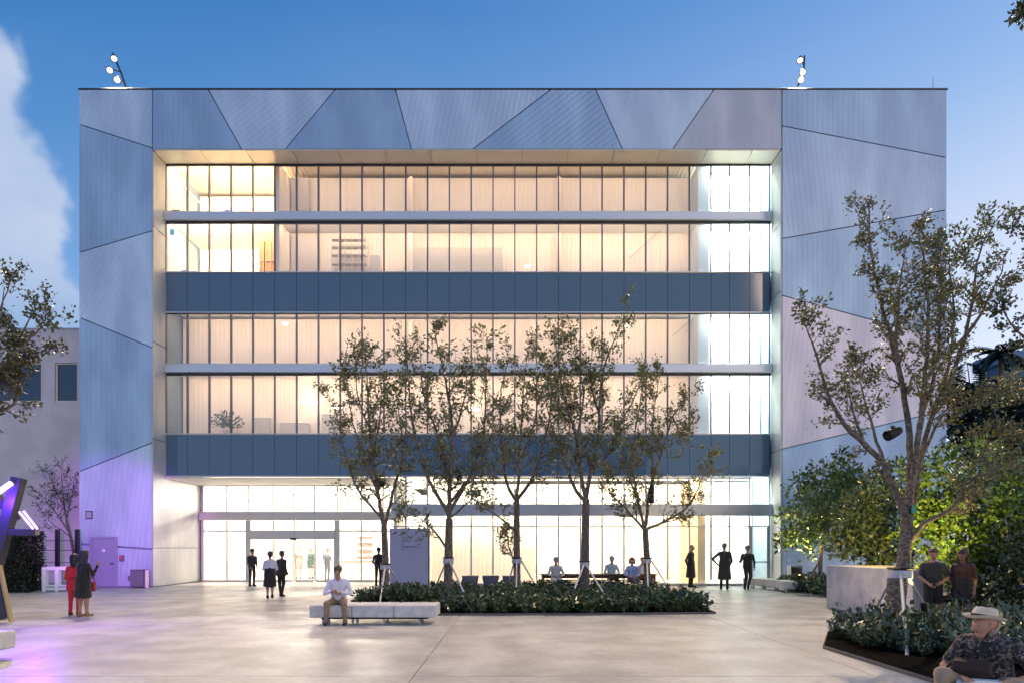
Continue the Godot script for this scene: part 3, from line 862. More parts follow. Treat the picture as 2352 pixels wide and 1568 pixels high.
# ------------------------------------------------------------------ things fixed to and around the museum
func around_museum() -> void:
	var fx := func(u: float) -> float: return (u - CX) * DF / F
	var fy := func(v: float) -> float: return EYE + (HY - v) * DF / F
	# service door in the left pier
	var d := thing("service_door", "blue grey steel service door in the violet lit left pier", "door", Vector3(fx.call(239), 0.0, -DF))
	var dw: float = (fx.call(268) - fx.call(210)) * 0.5
	var dh: float = fy.call(1233)
	bx("leaf", -dw + 0.05, dw - 0.05, 0.02, dh - 0.05, 0.03, 0.004, M.door_paint, d, 0.006)
	for s in [-1, 1]:
		bx("frame", s * dw - 0.045, s * dw + 0.045, 0.0, dh + 0.04, 0.07, 0.004, M.door_paint, d, 0.008)
	bx("frame", -dw + 0.05, dw - 0.05, dh - 0.045, dh + 0.04, 0.07, 0.004, M.door_paint, d, 0.008)
	bx("handle", dw - 0.24, dw - 0.1, 0.98, 1.02, 0.1, 0.032, M.frame_dark, d, 0.006)
	bx("door_plate", -0.06, 0.06, 1.5, 1.62, 0.036, 0.031, M.white_paint, d)
	# small things on the pier
	var s1 := thing("wall_sign", "small square grey sign high on the left pier above the service door", "sign", Vector3(fx.call(205), fy.call(1181), -DF))
	bx("sign_plate", -0.15, 0.15, -0.17, 0.17, 0.03, 0.004, M.frame_dark, s1, 0.006)
	bx("sign_print", -0.12, 0.12, -0.13, 0.13, 0.034, 0.031, mat("sign_print", Color(0.3, 0.33, 0.36), 0.5), s1)
	var s2 := thing("alarm_box", "small red alarm box on the pier right of the service door", "alarm", Vector3(fx.call(281), fy.call(1280), -DF))
	bx("case", -0.1, 0.1, -0.14, 0.12, 0.07, 0.004, M.grey_cabinet, s2, 0.01)
	bx("button", -0.06, 0.06, -0.04, 0.09, 0.095, 0.072, M.red_box, s2, 0.01)
	var s3 := thing("equipment_cabinet", "low dark grey cabinet standing at the foot of the left pier", "cabinet", Vector3(fx.call(326), 0.0, -DF + 0.24))
	bx("case", -0.27, 0.27, 0.04, 0.72, 0.18, -0.2, M.grey_cabinet, s3, 0.015)
	bx("lid", -0.29, 0.29, 0.722, 0.76, 0.2, -0.21, M.grey_cabinet, s3, 0.01)
	bx("latch_box", -0.42, -0.275, 0.3, 0.5, 0.1, -0.1, M.grey_cabinet, s3, 0.01)
	var s4 := thing("short_post", "short cream bollard post beside the grey cabinet", "bollard", Vector3(fx.call(346), 0.0, -DF + 0.3))
	var pm := MB.new()
	pm.lathe(Vector3.ZERO, [[0.075, 0.0], [0.075, 0.7], [0.06, 0.735], [0.001, 0.745]], 14)
	put("post", pm.mesh(), M.cream_paint, s4)
	# floodlight masts on the roof
	floodlight("floodlight_mast", "leaning roof mast with three floodlights above the left pier", [P(297, 203, DF + 0.6), P(279, 170, DF + 0.6), P(259, 122, DF + 0.6)], [P(262, 134, DF + 0.3), P(252, 161, DF + 0.3), P(269, 183, DF + 0.35)], [0.5, 1.0, 0.6])
	floodlight("floodlight_mast", "roof mast with three floodlights above the right pier", [P(1822, 204, DF + 0.6), P(1846, 165, DF + 0.6), P(1848, 128, DF + 0.6)], [P(1838, 138, DF + 0.3), P(1844, 166, DF + 0.3), P(1840, 183, DF + 0.35)], [0.4, 1.0, 1.0])
	var an := MB.new()
	an.tube([P(2143, 206, DF + 0.4), P(2143, 178, DF + 0.4)], [0.02, 0.01], 6)
	tag(put("roof_antenna", an.mesh(), M.trim), "thin antenna rod on the right end of the roof", "antenna")

func floodlight(called: String, label: String, pole: Array, heads: Array, power: Array) -> void:
	var base: Vector3 = pole[0]
	base.y = YT + 0.06
	var o := thing(called, label, "floodlight", base, 0.0, "floodlight masts on the roof")
	var m := MB.new()
	var pts := [Vector3.ZERO]
	for p in pole.slice(1):
		pts.append(p - base)
	m.tube(pts, [0.045, 0.04, 0.035], 8)
	put("pole", m.mesh(), M.frame_dark, o)
	for k in heads.size():
		var at: Vector3 = heads[k] - base
		var to := Vector3(lerpf(heads[k].x, 0.0, 0.55), 0.0, -16.0 + 2.5 * k)
		var dir: Vector3 = (to - heads[k]).normalized()
		var bs := Basis.looking_at(dir, Vector3.UP) * Basis(Vector3(1, 0, 0), -PI / 2)
		var h := MB.new()
		h.lathe(Vector3.ZERO, [[0.001, -0.24], [0.08, -0.22], [0.11, -0.1], [0.14, 0.02], [0.145, 0.04], [0.12, 0.04]], 16, Vector3.ONE, bs)
		var near: Vector3 = pts[0]
		for i in 21:
			for j in 2:
				var p: Vector3 = pts[j].lerp(pts[j + 1], i / 20.0)
				if p.distance_to(at) < near.distance_to(at):
					near = p
		h.bar(bs * Vector3(0, -0.15, 0), near - at, 0.03, 0.03)
		var hd := put("lamp_head", h.mesh(), M.black_metal, o, at)
		var g := MB.new()
		g.lathe(Vector3.ZERO, [[0.12, 0.02], [0.11, 0.05], [0.07, 0.065], [0.001, 0.07]], 16, Vector3.ONE, bs)
		put("lens", g.mesh(), M.flood, hd)
		spot(at + dir * 0.12, at + dir * 10.0, Color(1.0, 0.87, 0.7), 300.0 * power[k], 42.0, 0.14, o)

# ------------------------------------------------------------------ plants
func leaf_colour(base: Color, spread: float) -> Color:
	var k := 1.0 + rng.randf_range(-spread, spread)
	var y := rng.randf_range(-0.14, 0.2)
	return Color(base.r * k * (1.0 + y), base.g * k, base.b * k * (1.0 - y))

func any_dir() -> Vector3:
	return Vector3(rng.randfn(), rng.randfn(), rng.randfn()).normalized()

func spray(m: MB, p: Vector3, dir: Vector3, n: int, reach: float, l: float, w: float, base: Color) -> void:
	for k in n:
		var d := (dir * 0.6 + any_dir()).normalized()
		var side := d.cross(any_dir()).normalized()
		var s := rng.randf_range(0.65, 1.25)
		m.leaf(p + any_dir() * reach * rng.randf(), d, side, l * s, w * s, leaf_colour(base, 0.35))

# a limb that bends a little, with side shoots that carry leaves
func twig(wood: MB, leaves: MB, a: Vector3, dir: Vector3, length: float, r: float, depth: int, o: Dictionary) -> void:
	var pts := [a]
	var rad := [r]
	var n := 4
	var d := dir
	for i in n:
		d = (d + any_dir() * 0.22 + Vector3(0, o.lift, 0)).normalized()
		pts.append(pts[i] + d * length / n)
		rad.append(maxf(r * (1.0 - 0.8 * (i + 1.0) / n), 0.004))
	wood.tube(pts, rad, 5 if r > 0.012 else 4, false)
	for i in range(1, n + 1):
		if depth > 0:
			for s in o.shoots:
				if rng.randf() < 0.75:
					var out: Vector3 = d.cross(any_dir()).normalized()
					twig(wood, leaves, pts[i], (d * 0.75 + out).normalized(), length * rng.randf_range(0.4, 0.7), rad[i] * 0.65, depth - 1, o)
		if i > 1 or depth == 0:
			spray(leaves, pts[i], d, o.leaves, o.reach, o.l, o.w, o.colour)

func smooth_line(pts: Array, step: float) -> Array:
	var c := Curve3D.new()
	for i in pts.size():
		var t: Vector3 = (pts[mini(i + 1, pts.size() - 1)] - pts[maxi(i - 1, 0)]) * 0.18
		c.add_point(pts[i], -t, t)
	var n := maxi(3, int(c.get_baked_length() / step))
	var out := []
	for i in n + 1:
		out.append(c.sample_baked(c.get_baked_length() * i / n, true))
	return out

# limbs: polylines as seen, each [start radius, [u, v], ...]; they leave the tree's own plane by up to "deep" metres
func tree(called: String, label: String, category: String, d: float, trunk: Array, r0: float, r1: float, limbs: Array, o: Dictionary, group := "") -> Node3D:
	var base := P(trunk[0][0], trunk[0][1], d)
	base.y = 0.0
	var t := thing(called, label, category, base, 0.0, group)
	var wood := MB.new()
	var leaves := MB.new()
	var pts := []
	for p in trunk:
		pts.append(P(p[0], p[1], d) - base)
	pts[0].y = -0.05
	pts = smooth_line(pts, 0.35)
	var rad := []
	for i in pts.size():
		var f := float(i) / (pts.size() - 1)
		rad.append(lerpf(r0, r1, f) * (1.0 + 0.45 * exp(-f * 16.0)) * rng.randf_range(0.97, 1.04))
	wood.tube(pts, rad, 10)
	for lb in limbs:
		var turn: float = rng.randf_range(-1.0, 1.0)
		var q := []
		for i in range(1, lb.size()):
			var p := P(lb[i][0], lb[i][1], d) - base
			var f: float = float(i - 1) / (lb.size() - 2)
			p.z += turn * o.deep * pow(f, 0.8)
			var k: float = (d - p.z) / d
			p.x = (p.x + base.x) * k - base.x
			p.y = (p.y - EYE) * k + EYE
			q.append(p)
		q = smooth_line(q, 0.22)
		var rr := []
		for i in q.size():
			rr.append(maxf(lb[0] * (1.0 - 0.86 * float(i) / (q.size() - 1)), 0.008))
			if i > 0 and i < q.size() - 1:
				q[i] += any_dir() * 0.018
		wood.tube(q, rr, 7, false)
		for i in range(1, q.size()):
			var f := float(i) / (q.size() - 1)
			if f < o.bare:
				continue
			var along: Vector3 = (q[i] - q[i - 1]).normalized()
			for s in o.side:
				if rng.randf() < o.fill:
					var out: Vector3 = along.cross(any_dir()).normalized()
					var ln: float = o.reach_out * rng.randf_range(0.5, 1.15) * (1.1 - 0.5 * f)
					twig(wood, leaves, q[i], (along * 0.8 + out).normalized(), ln, maxf(rr[i] * 0.5, 0.007), o.depth, o)
		spray(leaves, q[q.size() - 1], Vector3.UP, o.leaves * 3, o.reach * 1.4, o.l, o.w, o.colour)
	put("trunk", wood.mesh(), M.bark, t)
	put("crown", leaves.mesh(), M.leaf, t)
	return t

# a leafy mass built of clumps round a few stems
func bush(called: String, label: String, category: String, blobs: Array, d: float, n: int, l: float, w: float, base: Color, stems: Array, group := "", mt := "leaf_glossy") -> Node3D:
	var at := P(blobs[0][0], HY, d)
	at.y = 0.0
	var t := thing(called, label, category, at, 0.0, group)
	var leaves := MB.new()
	var wood := MB.new()
	var total := 0.0
	for b in blobs:
		total += b[2] * b[3]
	for b in blobs:
		var ce := P(b[0], b[1], d + b[4]) - at
		var k: float = (d + b[4]) / F
		var rx: float = b[2] * k
		var ry: float = b[3] * k
		var rz: float = minf(rx, 1.3)
		var cnt := int(n * b[2] * b[3] / total)
		var lumps := []
		for i in 24:
			var dr := any_dir()
			lumps.append([Vector3(dr.x * rx, dr.y * ry, dr.z * rz) * rng.randf_range(0.55, 1.0), rng.randf_range(0.16, 0.34), rng.randf_range(0.65, 1.3)])
		for i in cnt:
			var lu: Array = lumps[rng.randi() % lumps.size()]
			var dr := any_dir()
			var p: Vector3 = lu[0] + Vector3(dr.x * rx, dr.y * ry, dr.z * rz) * lu[1] * pow(rng.randf(), 0.4) * 1.5
			p += ce
			if p.y < 0.03:
				continue
			var dd := (dr + Vector3(0, rng.randf_range(-0.3, 0.6), 0.1) + any_dir() * 0.5).normalized()
			var s := rng.randf_range(0.6, 1.3)
			var cc := leaf_colour(base, 0.3)
			leaves.leaf(p, dd, dd.cross(any_dir()).normalized(), l * s, w * s, Color(cc.r * lu[2], cc.g * lu[2], cc.b * lu[2]))
	for s in stems:
		var q := []
		for p in s.slice(1):
			q.append(P(p[0], p[1], d) - at)
		q = smooth_line(q, 0.3)
		var rr := []
		for i in q.size():
			rr.append(s[0] * (1.0 - 0.6 * float(i) / (q.size() - 1)))
		wood.tube(q, rr, 7)
	if stems.size():
		put("trunk", wood.mesh(), M.bark, t)
	put("crown" if stems.size() else "foliage", leaves.mesh(), M[mt], t)
	return t

# low planting: one clump, many copies
func ground_cover(called: String, label: String, poly: PackedVector2Array, n: int, h: float, base: Color) -> void:
	var m := MB.new()
	for k in 16:
		var a := rng.randf() * TAU
		var tilt := rng.randf_range(0.25, 1.1)
		var d := Vector3(cos(a) * tilt, 1.0, sin(a) * tilt).normalized()
		var len_ := rng.randf_range(0.5, 1.0)
		for i in 7:
			var p := d * len_ * (0.25 + 0.75 * i / 6.0)
			var ld := (d * 0.5 + any_dir()).normalized()
			m.leaf(p, ld, ld.cross(any_dir()).normalized(), rng.randf_range(0.2, 0.32), rng.randf_range(0.05, 0.08), leaf_colour(base, 0.3))
	var mm := MultiMesh.new()
	mm.transform_format = MultiMesh.TRANSFORM_3D
	mm.mesh = m.mesh()
	var tf := []
	var lo := poly[0]
	var hi := poly[0]
	for p in poly:
		lo = lo.min(p)
		hi = hi.max(p)
	var tries := 0
	while tf.size() < n and tries < n * 40:
		tries += 1
		var p := Vector2(rng.randf_range(lo.x, hi.x), rng.randf_range(lo.y, hi.y))
		if not Geometry2D.is_point_in_polygon(p, poly):
			continue
		var s := h * (rng.randf_range(0.45, 1.0) if rng.randf() < 0.6 else rng.randf_range(0.9, 1.4))
		tf.append(Transform3D(Basis(Vector3.UP, rng.randf() * TAU).scaled(Vector3(s, s * rng.randf_range(0.8, 1.15), s)), Vector3(p.x, 0.02, p.y)))
	mm.instance_count = tf.size()
	for i in tf.size():
		mm.set_instance_transform(i, tf[i])
	var o := MultiMeshInstance3D.new()
	o.name = named(self, called)
	o.multimesh = mm
	o.material_override = M.leaf_glossy
	add_child(o, true)
	tag(o, label, "ground cover", "", "stuff")

# collar and three props that hold a young tree
func brace(label: String, at: Vector3, y: float, r: float, feet: Array, group: String, white := true) -> void:
	var t := thing("tree_brace", label, "tree brace", at, 0.0, group)
	var m := MB.new()
	m.lathe(Vector3(0, y, 0), [[r, -0.08], [r + 0.035, -0.08], [r + 0.04, -0.06], [r + 0.04, 0.06], [r + 0.035, 0.08], [r, 0.08]], 16)
	put("collar", m.mesh(), M.steel_pale, t)
	m = MB.new()
	m.lathe(Vector3(0, y, 0), [[r, 0.085], [r + 0.06, 0.09], [r + 0.06, 0.12], [r, 0.125]], 14)
	put("strap", m.mesh(), M.black_metal, t)
	for f in feet:
		m = MB.new()
		var d := Vector3(f.x, 0, f.y).normalized()
		var a := d * (r + 0.05) + Vector3(0, y, 0)
		var b := Vector3(f.x, 0.02, f.y)
		m.bar(a, b, 0.045, 0.045, 0.008)
		put("prop", m.mesh(), M.steel_pale if white else M.steel_blue, t)

func tree_spot(label: String, at: Vector3, face: Vector3, parts := 1) -> void:
	var t := thing("tree_spotlight", label, "spotlight", at, 0.0, "black spotlights strapped in the trees")
	var bs := Basis.looking_at(face.normalized(), Vector3.UP) * Basis(Vector3(1, 0, 0), -PI / 2)
	for k in parts:
		var m := MB.new()
		m.lathe(Vector3(0, -0.34 * k, 0), [[0.001, -0.16], [0.07, -0.16], [0.085, -0.1], [0.1, 0.16], [0.09, 0.17], [0.08, 0.1], [0.001, 0.09]], 14, Vector3.ONE, bs)
		put("lamp_head", m.mesh(), M.black_metal, t)
		var b := MB.new()
		b.box(Vector3(0.0, -0.34 * k + 0.02, -0.02), Vector3(0.06, 0.24, 0.05), 0.008)
		put("bracket", b.mesh(), M.black_metal, t)

func uplight(label: String, at: Vector3, to: Vector3, c: Color, e: float, angle := 50.0) -> void:
	var t := thing("ground_uplight", label, "uplight", at, 0.0, "uplights in the planting")
	var dir := (to - at).normalized()
	var bs := Basis.looking_at(dir, Vector3(0.02, 1, 0.03)) * Basis(Vector3(1, 0, 0), -PI / 2)
	var m := MB.new()
	m.lathe(Vector3(0, 0.12, 0), [[0.001, -0.1], [0.05, -0.1], [0.06, 0.05], [0.055, 0.055], [0.045, 0.03]], 14, Vector3.ONE, bs)
	m.tube([Vector3(0, -at.y - 0.02, 0), Vector3(0, 0.08, 0)], [0.012, 0.012], 6)
	put("lamp_body", m.mesh(), M.black_metal, t)
	var g := MB.new()
	g.lathe(Vector3(0, 0.12, 0), [[0.045, 0.03], [0.03, 0.045], [0.001, 0.048]], 14, Vector3.ONE, bs)
	put("lamp_lens", g.mesh(), M.uplight_face, t)
	spot(Vector3(0, 0.12, 0) + dir * 0.06, Vector3(0, 0.12, 0) + dir * 3.0, c, e, angle, 0.05, t)

func planting() -> void:
	# the bed in the middle of the plaza
	var q := []
	for p in [[1004, 1412], [1330, 1411.5], [1644, 1408.5], [1560, 1376], [1480, 1364], [1000, 1365], [860, 1371], [806, 1380], [806, 1387], [1004, 1391]]:
		var g := G(p[0], p[1])
		q.append(Vector2(g.x, g.z))
	bed("planting_bed", "dark soil of the long planting bed in the middle of the plaza", PackedVector2Array(q))
	var inner := Geometry2D.offset_polygon(PackedVector2Array(q), -0.16)
	ground_cover("low_shrubs", "low dark green shrubs filling the long bed in the middle", inner[0], 620, 0.5, Color(0.055, 0.085, 0.04))
	var oak := {"lift": 0.07, "shoots": 1, "leaves": 3, "reach": 0.16, "l": 0.12, "w": 0.028, "colour": Color(0.15, 0.16, 0.072), "deep": 1.0, "bare": 0.13, "side": 3, "fill": 0.43, "reach_out": 0.85, "depth": 1}
	var gname := "young oaks in the long bed"
	var d1 := dist(1372)
	var d2 := dist(1380)
	var d5 := dist(1364)
	tree("oak_tree", "leftmost young oak of the middle bed, just behind the concrete bench", "tree", d1, [[886, 1372], [885, 1290], [882, 1205]], 0.125, 0.10, [
		[0.075, [882, 1210], [868, 1130], [858, 1060], [849, 980], [843, 880], [838, 790]],
		[0.05, [880, 1190], [833, 1138], [808, 1090], [786, 1010], [770, 940], [752, 900]],
		[0.06, [884, 1205], [908, 1110], [926, 1040], [916, 950], [905, 880]],
		[0.04, [868, 1130], [838, 1050], [808, 960], [800, 890], [792, 850]],
		[0.035, [856, 1040], [872, 960], [876, 880], [872, 840]],
		[0.03, [849, 985], [822, 910], [818, 840], [822, 800]]], oak, gname)
	tree("oak_tree", "second young oak from the left, dense and tall, with a black spotlight in its fork", "tree", d2, [[1029, 1382], [1030, 1290], [1032, 1190]], 0.15, 0.115, [
		[0.08, [1032, 1195], [1033, 1103], [1039, 980], [1020, 860], [998, 760]],
		[0.065, [1031, 1180], [979, 1086], [950, 980], [938, 880], [935, 790]],
		[0.06, [1034, 1170], [1082, 1086], [1110, 990], [1116, 870], [1118, 775]],
		[0.05, [1036, 1150], [1096, 1070], [1150, 960], [1162, 920]],
		[0.04, [1028, 1260], [985, 1205], [945, 1178], [925, 1165]],
		[0.045, [1033, 1110], [1005, 1000], [972, 900], [965, 800]],
		[0.04, [1040, 1000], [1070, 900], [1068, 820]],
		[0.035, [1038, 1185], [1090, 1140], [1125, 1120]]], oak, gname)
	tree("oak_tree", "middle young oak of the five, shorter, above the lit shrubs", "tree", d1, [[1188, 1372], [1187, 1260], [1187, 1145]], 0.13, 0.10, [
		[0.06, [1186, 1150], [1166, 1110], [1151, 1017], [1152, 890], [1172, 815]],
		[0.065, [1188, 1145], [1220, 1100], [1250, 1010], [1266, 920], [1262, 840]],
		[0.06, [1187, 1140], [1194, 1050], [1198, 970], [1206, 850], [1214, 800]],
		[0.045, [1180, 1215], [1138, 1180], [1100, 1158], [1078, 1130]],
		[0.04, [1196, 1050], [1230, 960], [1236, 870], [1230, 820]],
		[0.03, [1186, 1290], [1168, 1255], [1165, 1215]]], oak, gname)
	tree("oak_tree", "fourth young oak from the left, with the highest crown of the row", "tree", d2, [[1343, 1383], [1344, 1270], [1346, 1145]], 0.145, 0.115, [
		[0.065, [1346, 1150], [1318, 1115], [1297, 1052], [1268, 980], [1252, 900]],
		[0.07, [1346, 1145], [1334, 1080], [1320, 990], [1293, 900], [1280, 810], [1273, 765]],
		[0.075, [1347, 1145], [1356, 1090], [1374, 1010], [1382, 870], [1408, 785], [1440, 722]],
		[0.05, [1362, 1080], [1392, 1050], [1420, 980], [1458, 910], [1480, 850]],
		[0.04, [1325, 1010], [1340, 900], [1322, 820], [1318, 770]],
		[0.04, [1378, 960], [1356, 870], [1362, 790]],
		[0.035, [1300, 1050], [1310, 960], [1300, 880]]], oak, gname)
	var oak5 := oak.duplicate()
	oak5.colour = Color(0.13, 0.135, 0.055)
	tree("oak_tree", "rightmost young oak of the row, with two long low side limbs", "tree", d5, [[1487, 1362], [1486, 1290], [1482, 1212]], 0.13, 0.10, [
		[0.055, [1480, 1215], [1434, 1163], [1400, 1128], [1392, 1080]],
		[0.06, [1482, 1212], [1462, 1130], [1452, 1039], [1470, 930], [1478, 860]],
		[0.065, [1484, 1205], [1492, 1125], [1520, 1039], [1548, 950], [1590, 905]],
		[0.055, [1484, 1214], [1546, 1185], [1585, 1155], [1611, 1100], [1640, 1040]],
		[0.04, [1470, 1150], [1430, 1060], [1420, 980]],
		[0.04, [1500, 1100], [1498, 1000], [1508, 900], [1520, 850]],
		[0.035, [1545, 955], [1570, 1000], [1592, 960]]], oak5, gname)
	# props of the five
	var bg := "braces on the young oaks of the middle bed"
	var bl := ["tree brace on the leftmost young oak, behind the concrete bench", "tree brace on the second oak, left of the grey tub seats", "tree brace on the middle oak, right of the grey tub seats", "tree brace on the fourth oak, before the wooden table", "tree brace on the rightmost oak of the row"]
	var bi := 0
	for t in [[885, d1, 1301, [[872, 1392], [935, 1366], [905, 1366]]], [1030, d2, 1287, [[990, 1372], [1088, 1408], [1020, 1366]]], [1187, d1, 1287, [[1160, 1368], [1185, 1395], [1245, 1370]]], [1343, d2, 1295, [[1298, 1405], [1413, 1405], [1330, 1366]]], [1486, d5, 1287, [[1445, 1362], [1545, 1366], [1490, 1385]]]]:
		var at := P(t[0], HY, t[1])
		at.y = 0.0
		var feet := []
		for f in t[3]:
			var g := G(f[0], f[1]) - at
			feet.append(Vector2(g.x, g.z))
		brace(bl[bi], at, EYE + (HY - t[2]) * t[1] / F, 0.125, feet, bg)
		bi += 1
	tree_spot("black spotlight high in the leftmost young oak", P(872, 1106, d1 - 0.15), Vector3(0.7, -0.5, 0.2))
	tree_spot("black spotlight in the fork of the second oak", P(1052, 1088, d2 - 0.15), Vector3(0.3, -0.9, 0.3))
	tree_spot("pair of black spotlights hanging in the rightmost oak of the row", P(1497, 1121, d5 - 0.15), Vector3(-0.1, -0.9, 0.2), 2)
	tree_spot("black spotlight with hood in the tall tree on the right", P(2052, 993, 12.6), Vector3(-0.9, -0.4, 0.3))
	uplight("small uplight glowing among the shrubs under the middle oak", G(1182, 1404), G(1200, 1380) + Vector3(0, 0.7, 0), Color(1.0, 0.95, 0.45), 1.6, 60.0)

	# right foreground bed with the tall tree
	q = [Vector2(5.22, -11.45), Vector2(5.28, -7.6), Vector2(14, -7.6), Vector2(14, -14.4), Vector2(8.7, -14.3), Vector2(6.2, -13.4)]
	bed("planting_bed", "dark soil bed in the right foreground around the tall tree", PackedVector2Array(q))
	ground_cover("low_shrubs", "low grey green shrubs round the foot of the tall tree on the right", PackedVector2Array([Vector2(5.75, -11.7), Vector2(6.6, -9.6), Vector2(8.2, -8.6), Vector2(12, -8.6), Vector2(12, -14.0), Vector2(8.7, -14.0), Vector2(6.2, -13.1)]), 560, 0.46, Color(0.075, 0.10, 0.06))
	var dt := dist(1466)
	var big := {"lift": 0.08, "shoots": 1, "leaves": 4, "reach": 0.12, "l": 0.08, "w": 0.02, "colour": Color(0.17, 0.17, 0.08), "deep": 0.9, "bare": 0.36, "side": 3, "fill": 0.6, "reach_out": 0.62, "depth": 1}
	tree("tall_oak_tree", "tall slender tree in the right foreground with upswept limbs", "tree", dt, [[2058, 1466], [2066, 1360], [2078, 1270], [2083, 1190]], 0.13, 0.105, [
		[0.075, [2083, 1195], [2052, 1120], [2026, 1060], [1985, 1020], [1930, 960], [1895, 880], [1866, 790], [1845, 735]],
		[0.075, [2084, 1190], [2090, 1080], [2085, 960], [2060, 840], [2030, 715], [2002, 590], [1996, 470]],
		[0.07, [2086, 1185], [2104, 1050], [2122, 900], [2130, 760], [2126, 640], [2110, 530]],
		[0.065, [2088, 1200], [2112, 1060], [2140, 960], [2172, 860], [2190, 740], [2180, 600]],
		[0.05, [2150, 940], [2196, 840], [2232, 700], [2254, 570], [2312, 478]],
		[0.055, [2088, 1245], [2120, 1203], [2190, 1165], [2216, 1112], [2315, 1062]],
		[0.04, [2100, 1090], [2167, 950], [2234, 930], [2290, 900]],
		[0.045, [2075, 900], [2060, 780], [2070, 640], [2080, 560]],
		[0.045, [2110, 980], [2150, 840], [2160, 690], [2150, 560]],
		[0.04, [2190, 800], [2240, 740], [2290, 650], [2306, 590]],
		[0.035, [1985, 1022], [1960, 950], [1945, 880]],
		[0.035, [2030, 1065], [1998, 960], [1975, 880], [1962, 820]]], big)
	uplight("uplight at the foot of the tall tree, washing its trunk and low right limb", G(2122, 1466) + Vector3(0, 0.5, 0), P(2092, 1190, dt + 0.05), Color(1.0, 0.86, 0.5), 7.0, 40.0)
	var pk := MB.new()
	# the lowest stretch of the trunk is wrapped
	var wr := thing("trunk_wrap", "grey brown wrap round the foot of the tall tree on the right", "tree guard", P(2058, HY, dt))
	wr.position.y = 0.0
	pk.lathe(Vector3.ZERO, [[0.17, 0.02], [0.165, 0.3], [0.16, 0.8], [0.15, 1.12], [0.13, 1.13]], 18)
	put("wrap", pk.mesh(), M.bark, wr)
	var at := P(2068, HY, dt)
	at.y = 0.0
	var feet := []
	for f in [[1986, 1446], [2084, 1508], [2160, 1450]]:
		var g := G(f[0], f[1]) - at
		feet.append(Vector2(g.x, g.z))
	brace("tree brace with three props on the tall tree in the right foreground", at, EYE + (HY - 1317) * dt / F, 0.165, feet, "")
	var gl := MB.new()
	gl.box(Vector3.ZERO, Vector3(0.09, 0.14, 0.02), 0.003)
	tag(put("green_tag", gl.mesh(), M.green_label, self, P(2099, 1168, dt - 0.13)), "small green tag tied to the tall tree on the right", "tag")

	# planter of pale plaster with its trees
	var px0 := 8.75
	var pz0 := -19.0
	var t := thing("concrete_planter", "big pale plaster planter wall on the right behind the tall tree", "planter", Vector3(px0, 0, 0))
	var hgt := 1.2
	bx("planter_wall", 0.0, 0.3, 0.02, hgt, pz0, -14.9, M.planter_plaster, t, 0.012)
	bx("planter_wall", 0.304, 4.6, 0.02, hgt, pz0, pz0 + 0.3, M.planter_plaster, t, 0.012)
	bx("corten_edging", 0.304, 4.6, 0.0, 0.42, -14.9, -15.0, M.corten, t, 0.01)
	bx("planter_soil", 0.3, 4.6, 0.1, 0.38, pz0 + 0.3, -15.0, M.soil, t)
	var green := Color(0.085, 0.14, 0.04)
	bush("broadleaf_tree", "rounded broadleaf tree in front of the right pier, lit yellow below", "tree", [[1900, 1150, 75, 80, 0.0], [1860, 1190, 75, 60, -0.4], [1935, 1090, 50, 50, 0.2], [1960, 1170, 70, 85, 0.0], [1840, 1240, 50, 38, -0.6]], 25.7, 6800, 0.17, 0.05, green, [[0.09, [1888, 1345], [1884, 1295], [1890, 1230], [1900, 1160]], [0.06, [1856, 1335], [1872, 1305], [1886, 1280]]], "broadleaf trees on the right")
	bush("broadleaf_tree", "grey green broadleaf tree growing behind the planter wall", "tree", [[2000, 1180, 75, 80, 0.0], [2040, 1110, 60, 70, 0.6], [1975, 1235, 75, 50, -0.3], [2020, 1260, 70, 40, -0.2]], 19.8, 6000, 0.14, 0.042, Color(0.085, 0.125, 0.05), [[0.09, [2030, 1300], [2036, 1240], [2030, 1170]], [0.05, [1990, 1300], [2006, 1250], [2020, 1215]]], "broadleaf trees on the right")
	bush("broadleaf_tree", "broad bright green tree lit from below at the right edge", "tree", [[2200, 1200, 105, 110, 0.0], [2280, 1150, 100, 110, -0.3], [2150, 1120, 70, 90, 0.4], [2330, 1260, 80, 110, -0.6], [2230, 1300, 90, 70, -0.5], [2120, 1230, 55, 75, 0.2], [2310, 1360, 70, 60, -0.4]], 17.0, 13000, 0.13, 0.042, Color(0.085, 0.155, 0.03), [[0.1, [2215, 1420], [2220, 1330], [2205, 1220]], [0.08, [2290, 1420], [2280, 1310], [2290, 1200]]], "broadleaf trees on the right")
	bush("dark_shrub", "dark shrub mass low at the right edge behind the man with the hat", "shrub", [[2330, 1380, 110, 75, 0.0], [2250, 1400, 70, 40, 0.3], [2380, 1300, 90, 120, 0.4]], 14.5, 5200, 0.11, 0.035, Color(0.03, 0.045, 0.02), [])
	bush("olive_tree", "olive coloured small leaved tree crown at the right edge", "tree", [[2305, 900, 50, 45, -0.3], [2285, 1010, 75, 45, 0.2], [2345, 1030, 60, 60, 0.0], [2345, 880, 40, 45, 0.2]], 18.5, 2300, 0.1, 0.028, Color(0.13, 0.13, 0.055), [[0.1, [2330, 1300], [2310, 1100], [2290, 950]]], "", "leaf")
	# palms far behind
	palm("palm_tree", "dark palm with drooping fronds right behind the museum corner", 31.5, 2228, 895, 190)
	palm("palm_tree", "lower dark palm beside the museum corner, its fronds hanging into the green trees", 30.5, 2262, 985, 190)
	palm("palm_tree", "dark palm at the right edge behind the olive coloured tree", 33.0, 2335, 930, 180)
	palm("palm_tree", "smaller blue green palm top showing above the olive coloured tree", 44.0, 2300, 810, 70)
	# far right small bed with curved bench
	q = []
	for p in [[1806, 1355], [1902, 1372], [1902, 1345], [1850, 1336], [1815, 1340]]:
		var g := G(p[0], p[1])
		q.append(Vector2(g.x, g.z))
	bed("planting_bed", "small soil bed at the right end of the plaza under the broadleaf tree", PackedVector2Array(q))
